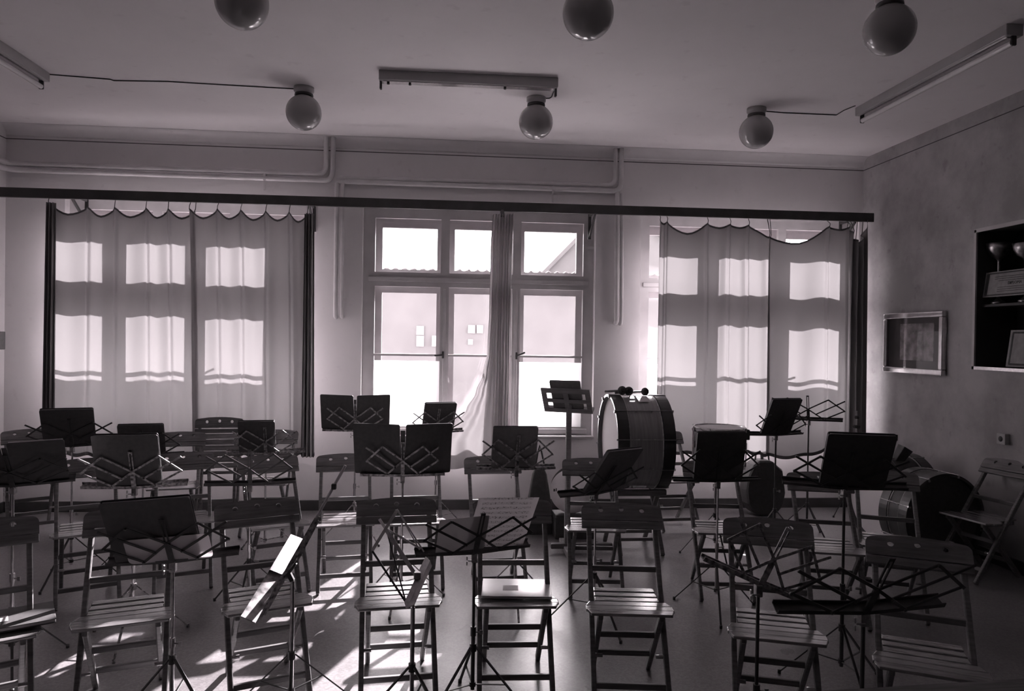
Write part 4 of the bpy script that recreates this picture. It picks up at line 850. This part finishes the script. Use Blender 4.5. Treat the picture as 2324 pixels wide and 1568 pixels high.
# mallets and a paper slip on top
ztop = cb.z + RD + 0.012
def mallet(px, py, r, dx, dy, ln, label):
    yy = cb.y - 0.06; c = at_y(px, py, yy); c.z = max(c.z, ztop + r * 0.85); e = empty('drum_mallet', c); tag(e, label, 'mallet', 'mallets on the bass drum')
    m = MB(); m.lathe([(r * math.sin(math.pi * k / 12), -r * math.cos(math.pi * k / 12)) for k in range(13)], n=20); m.build('felt_head', 'felt', e)
    m = MB(); m.tube([(0, 0, 0), (dx * ln, dy * ln, -r * 0.4)], 0.009, 8); m.build('shaft', 'wood', e)
    m = MB(); m.lathe([(0.011 * math.sin(math.pi * k / 6), -0.011 * math.cos(math.pi * k / 6)) for k in range(7)], (dx * ln, dy * ln, -r * 0.4), n=10); m.build('grip_end', 'wood', e)
mallet(1427, 893, 0.036, 0.1, 0.95, 0.22, 'round felt mallet head pointing at the viewer on the bass drum')
mallet(1412, 886, 0.036, -0.75, 0.4, 0.16, 'felt mallet lying at the back edge of the bass drum top')
mallet(1464, 890, 0.032, -0.98, 0.1, 0.24, 'felt mallet lying along the bass drum top behind the white slip')
k = empty('paper_slip', (at_y(1457, 905, cb.y - 0.1).x, cb.y, ztop)); tag(k, 'small white paper slip sunlit on top of the bass drum', 'paper'); m = MB(); rr_ = RD + 0.006
vs = []; 
for i in range(9):
    a = R(-6 + 4.2 * i); vs += [(x, -rr_ * math.sin(a), rr_ * math.cos(a) - rr_ + 0.002 - 0.012 + 0.008) for x in (-0.047, 0.047)]
m.add(vs, [(2 * i, 2 * i + 1, 2 * i + 3, 2 * i + 2) for i in range(8)], True); m.build('slip', 'white', k)
# upright drum on a stand
ct = at_d(1632, 968, 5.7); RT = 0.200; e = empty('upright_drum', (ct.x, ct.y, ct.z - 0.30)); tag(e, 'upright drum with white head and bright rim behind the tall dark folder', 'drum'); hT = 0.30
m = MB(); m.lathe([(RT - 0.006, 0.0), (RT - 0.006, hT - 0.01)], n=48); m.build('shell', 'shell', e)
m = MB(); m.lathe([(0, hT - 0.006), (RT - 0.004, hT - 0.006)], n=48); m.build('drum_head', 'skin', e)
for z0 in (hT - 0.035, 0.0):
    m = MB(); m.lathe([(RT, z0), (RT + 0.008, z0), (RT + 0.008, z0 + 0.032), (RT + 0.003, z0 + 0.038), (RT - 0.002, z0 + 0.034), (RT - 0.002, z0)], n=48); m.build('rim', 'chrome', e)
for i in range(8):
    a = 2 * math.pi * i / 8 + 0.1; m = MB(); x, y = (RT + 0.013) * math.cos(a), (RT + 0.013) * math.sin(a); m.tube([(x, y, 0.01), (x, y, hT + 0.004)], 0.004, 6); m.box((x * 0.98, y * 0.98, hT * 0.55), (0.016, 0.016, 0.05)); m.build('tension_rod', 'chrome', e)
m = MB(); m.box((RT + 0.02, -0.02, hT - 0.06), (0.03, 0.05, 0.08)); m.build('strainer', 'iron', e, bevel=0.004)
k = empty('upright_drum_stand', (ct.x - 0.02, ct.y, 0)); tag(k, 'thin tripod stand carrying the upright drum', 'drum stand'); tripod(k, ct.z - 0.33, hub=0.34, rad=0.27, rot=30, pole='chrome')
for j in range(3):
    a = R(80 + 120 * j); m = MB(); m.bar((0.02, 0, ct.z - 0.36), (0.02 + 0.21 * math.cos(a), 0.21 * math.sin(a), ct.z - 0.308), 0.014, 0.010); m.build('basket_arm', 'steel', k)
# cymbals, case, bags
cc = at_d(1297, 1114, 6.25); ncy = Vector((-0.22, -0.93, 0.24)).normalized()
def cymbal(c, n, r, label, mt):
    e = empty('cymbal', c); tag(e, label, 'cymbal', 'pair of leaning cymbals'); m = MB()
    m.lathe([(0, 0.030), (0.02, 0.028), (0.040, 0.014), (0.048, 0.006), (r * 0.6, 0.001), (r, -0.012), (r, -0.014), (r * 0.6, -0.001), (0.048, 0.003), (0, 0.026)], axis=n, n=64); m.build('disc', mt, e)
    m = MB(); m.lathe([(0, 0.032), (0.016, 0.032), (0.018, 0.040), (0, 0.046)], axis=n, n=14); m.build('strap_knot', 'felt', e); return e
cy = cymbal(cc, ncy, 0.188, 'bright leaning cymbal with dark worn lettering, behind the wooden desk post', 'brass')
side = Vector((0, 0, 1)).cross(ncy).normalized(); upv = ncy.cross(side)
for i, (w_, h_) in enumerate(((0.012, 0.022), (0.008, 0.026), (0.014, 0.02), (0.008, 0.018), (0.016, 0.02), (0.010, 0.026), (0.014, 0.006))):   # rubbed-off lettering, only blots are left
    m = MB(); p = side * (-0.150 + 0.0185 * i) + upv * (0.004 if i % 2 else 0.0) + ncy * (-0.0005); m.slab([p + side * (sx * w_ / 2) + upv * (sz * h_ / 2) for sx, sz in ((-1, -1), (1, -1), (1, 1), (-1, 1))], ncy, 0.003); m.build('worn_letter', 'ink', cy)
cymbal(cc + Vector((0.02, 0.05, 0.012)), ncy, 0.195, 'dark cymbal standing behind the bright one, only its edge visible', 'iron')
k = empty('cymbal_box', (cc.x + 0.02, cc.y + 0.02, 0)); tag(k, 'low dark box under the leaning cymbals', 'box'); m = MB(); zb2 = cc.z - 0.19; m.box((0, 0, zb2 / 2), (0.34, 0.22, zb2)); m.build('case_body', 'bag', k, bevel=0.015, seg=2); m = MB(); m.box((0, 0, zb2 - 0.03), (0.344, 0.224, 0.006)); m.build('lid_seam', 'iron', k)
k = empty('instrument_case', at_z(1224, 1180, 0)); k.location = (at_d(1224, 1100, 6.35).x, at_d(1224, 1100, 6.35).y, 0); tag(k, 'dark tapered instrument case standing beside the cymbals', 'instrument case')
m = MB(); prof = [(0.135, 0.05, 0.0), (0.135, 0.06, 0.04), (0.115, 0.06, 0.22), (0.085, 0.05, 0.40), (0.065, 0.04, 0.52), (0.045, 0.025, 0.57), (0.01, 0.008, 0.585)]; nr = 20
vs = [(hx * math.copysign(abs(math.cos(a)) ** 0.6, math.cos(a)), hy_ * math.copysign(abs(math.sin(a)) ** 0.6, math.sin(a)), z) for hx, hy_, z in prof for a in [2 * math.pi * i / nr for i in range(nr)]]
m.add(vs, [(j * nr + i, j * nr + (i + 1) % nr, (j + 1) * nr + (i + 1) % nr, (j + 1) * nr + i) for j in range(len(prof) - 1) for i in range(nr)], True); m.build('case_body', 'bag', k)
m = MB(); m.tube([(-0.04, 0, 0.56), (-0.02, 0, 0.70), (0.0, 0, 0.775), (0.015, 0, 0.72), (0.05, 0, 0.56)], 0.008, 8); m.build('carry_strap', 'bag', k)
pb = at_y(1730, 1100, 6.93); k = empty('drum_bag', (pb.x, 6.93, 0), 0); tag(k, 'round black drum bag with loop handles leaning at the wall', 'bag')
outl = [(-0.05, 0.0), (-0.13, 0.03), (-0.185, 0.12), (-0.20, 0.25), (-0.185, 0.39), (-0.13, 0.505), (-0.07, 0.545), (0.06, 0.545), (0.125, 0.485), (0.17, 0.455), (0.185, 0.33), (0.20, 0.23), (0.18, 0.10), (0.12, 0.03), (0.05, 0.0)]
m = MB(); m.slab([(x, -0.10, z) for x, z in outl], (0, -1, 0), 0.20); m.build('bag_body', 'bag', k, bevel=0.035, seg=3)
for x in (-0.045, 0.03):
    m = MB(); m.tube([(x - 0.035, 0.0, 0.52), (x - 0.028, 0, 0.59), (x, 0, 0.615), (x + 0.028, 0, 0.59), (x + 0.035, 0, 0.52)], 0.009, 8); m.build('handle', 'bag', k)
# second bass drum with pale head, third drum by the wall, cowbell
c2 = at_d(1982, 1140, 6.30); c2.z = 0.378; bass_drum(c2 + Vector((0.17, 0, 0)), Vector((1, 0.02, 0)).normalized(), 0.362, 0.34, 'dark bass drum on the floor, its pale head facing sideways', 8, 'iron')
M['skin'] = M['bag']
c3 = at_d(2096, 1170, 5.85); c3.y = 5.43; c3.z = 0.356; bass_drum(c3, Vector((-0.1, 1, 0)).normalized(), 0.34, 0.24, 'dark drum lying upright against the stained wall, thin bright rim', 8, 'iron')
cw = at_d(2034, 1050, 6.2); k = empty('cowbell', cw); tag(k, 'dark tapered cowbell clamped above the drums', 'cowbell'); k.rotation_euler = (R(10), R(28), R(10))
m = MB(); vs = [(sx * a, sy * b_, z) for z, a, b_ in ((-0.02, 0.036, 0.024), (0.15, 0.05, 0.04)) for sx, sy in ((-1, -1), (1, -1), (1, 1), (-1, 1))]; m.add(vs, [(0, 1, 5, 4), (1, 2, 6, 5), (2, 3, 7, 6), (3, 0, 4, 7), (3, 2, 1, 0)]); m.build('bell_body', 'iron', k, bevel=0.006, seg=2)
m = MB(); m.tube([(0, 0, -0.02), (0, 0.0, -0.07)], 0.008, 8); m.box((0, 0, -0.075), (0.05, 0.03, 0.03)); m.build('clamp', 'steel', k, bevel=0.004)
# thin percussion pole before the dark curtain end
pp = at_d(1944, 968, 6.95); k = empty('cymbal_stand', (pp.x, pp.y, 0)); tag(k, 'thin bare cymbal stand in front of the dark curtain end', 'cymbal stand'); tripod(k, pp.z + 0.15, hub=0.4, rad=0.2, rot=10, pole='steel', rp=0.007)
for dz, r_ in ((0.0, 0.036), (0.09, 0.022)):
    m = MB(); m.lathe([(0, -0.016), (r_ * 0.8, -0.014), (r_, 0), (r_ * 0.7, 0.014), (0, 0.016)], (0, 0, pp.z + dz), n=18); m.build('felt_disc', 'felt', k)
# table edge in the foreground
t0, t1 = at_z(1830, 1568, 0.78), at_z(2324, 1538, 0.78); d = (t1 - t0).normalized(); nn_ = Vector((d.y, -d.x, 0)); o = t0 + d * 0.5 + nn_ * 0.35; k = empty('table', (o.x, o.y, 0), math.atan2(d.y, d.x)); tag(k, 'edge of a dark table in the front corner', 'table')
m = MB(); m.box((0.15, 0, 0.765), (1.5, 0.70, 0.03)); m.build('table_top', 'wood', k, bevel=0.004)
for sx in (-1, 1):
    for sy in (-1, 1):
        m = MB(); m.box((0.15 + sx * 0.68, sy * 0.29, 0.375), (0.05, 0.05, 0.75)); m.build('leg', 'wood', k, bevel=0.003)
m = MB(); m.box((0.15, 0.30, 0.70), (1.33, 0.02, 0.09)); m.build('apron', 'wood', k)
SUN_E, SKY_S, EXPO = 31.0, 29.0, 0.38
# ------------------------------------------------------------------ light: low sun through the windows, bright sky
sd = bpy.data.lights.new('sun', 'SUN'); sun = bpy.data.objects.new('sun', sd); COL.objects.link(sun)
sd.energy = SUN_E; sd.angle = R(0.53); sd.color = (1.0, 0.972, 0.982)
dirv = Vector((-0.37, -1.0, -0.48)).normalized(); sun.rotation_euler = dirv.to_track_quat('-Z', 'Y').to_euler(); sun.location = (3, 14, 9)
w = bpy.data.worlds.new('sky'); SC.world = w; w.use_nodes = True; nt = w.node_tree; bgn = nt.nodes['Background']
sk = nt.nodes.new('ShaderNodeTexSky'); sk.sky_type = 'HOSEK_WILKIE'; sk.sun_direction = -dirv; sk.turbidity = 6; sk.ground_albedo = 0.5
bw = nt.nodes.new('ShaderNodeRGBToBW'); nt.links.new(sk.outputs[0], bw.inputs[0])
tn = nt.nodes.new('ShaderNodeMixRGB'); tn.blend_type = 'MULTIPLY'; tn.inputs[0].default_value = 1; tn.inputs[2].default_value = (1.0, 0.972, 0.982, 1)
nt.links.new(bw.outputs[0], tn.inputs[1]); nt.links.new(tn.outputs[0], bgn.inputs['Color']); bgn.inputs['Strength'].default_value = SKY_S
for i, x in enumerate(WX):                              # portals only guide sampling of the sky through the openings
    ld = bpy.data.lights.new('sky_portal', 'AREA'); ld.shape = 'RECTANGLE'; ld.size = WW; ld.size_y = WZ1 - WZ0; ld.cycles.is_portal = True
    o = bpy.data.objects.new('sky_portal', ld); COL.objects.link(o); o.location = (x + WW / 2, YW + 0.5, (WZ0 + WZ1) / 2); o.rotation_euler = (R(-90), 0, 0)
SC.view_settings.view_transform = 'Standard'; SC.view_settings.look = 'None'; SC.view_settings.gamma = 1.0; SC.view_settings.use_curve_mapping = False
SC.view_settings.exposure = EXPO
cy_ = SC.cycles
cy_.max_bounces = 10; cy_.diffuse_bounces = 6; cy_.glossy_bounces = 4; cy_.transmission_bounces = 6; cy_.transparent_max_bounces = 16
cy_.caustics_reflective = False; cy_.caustics_refractive = False; cy_.sample_clamp_indirect = 6.0; cy_.use_denoising = True
try: cy_.denoiser = 'OPENIMAGEDENOISE'
except Exception: pass
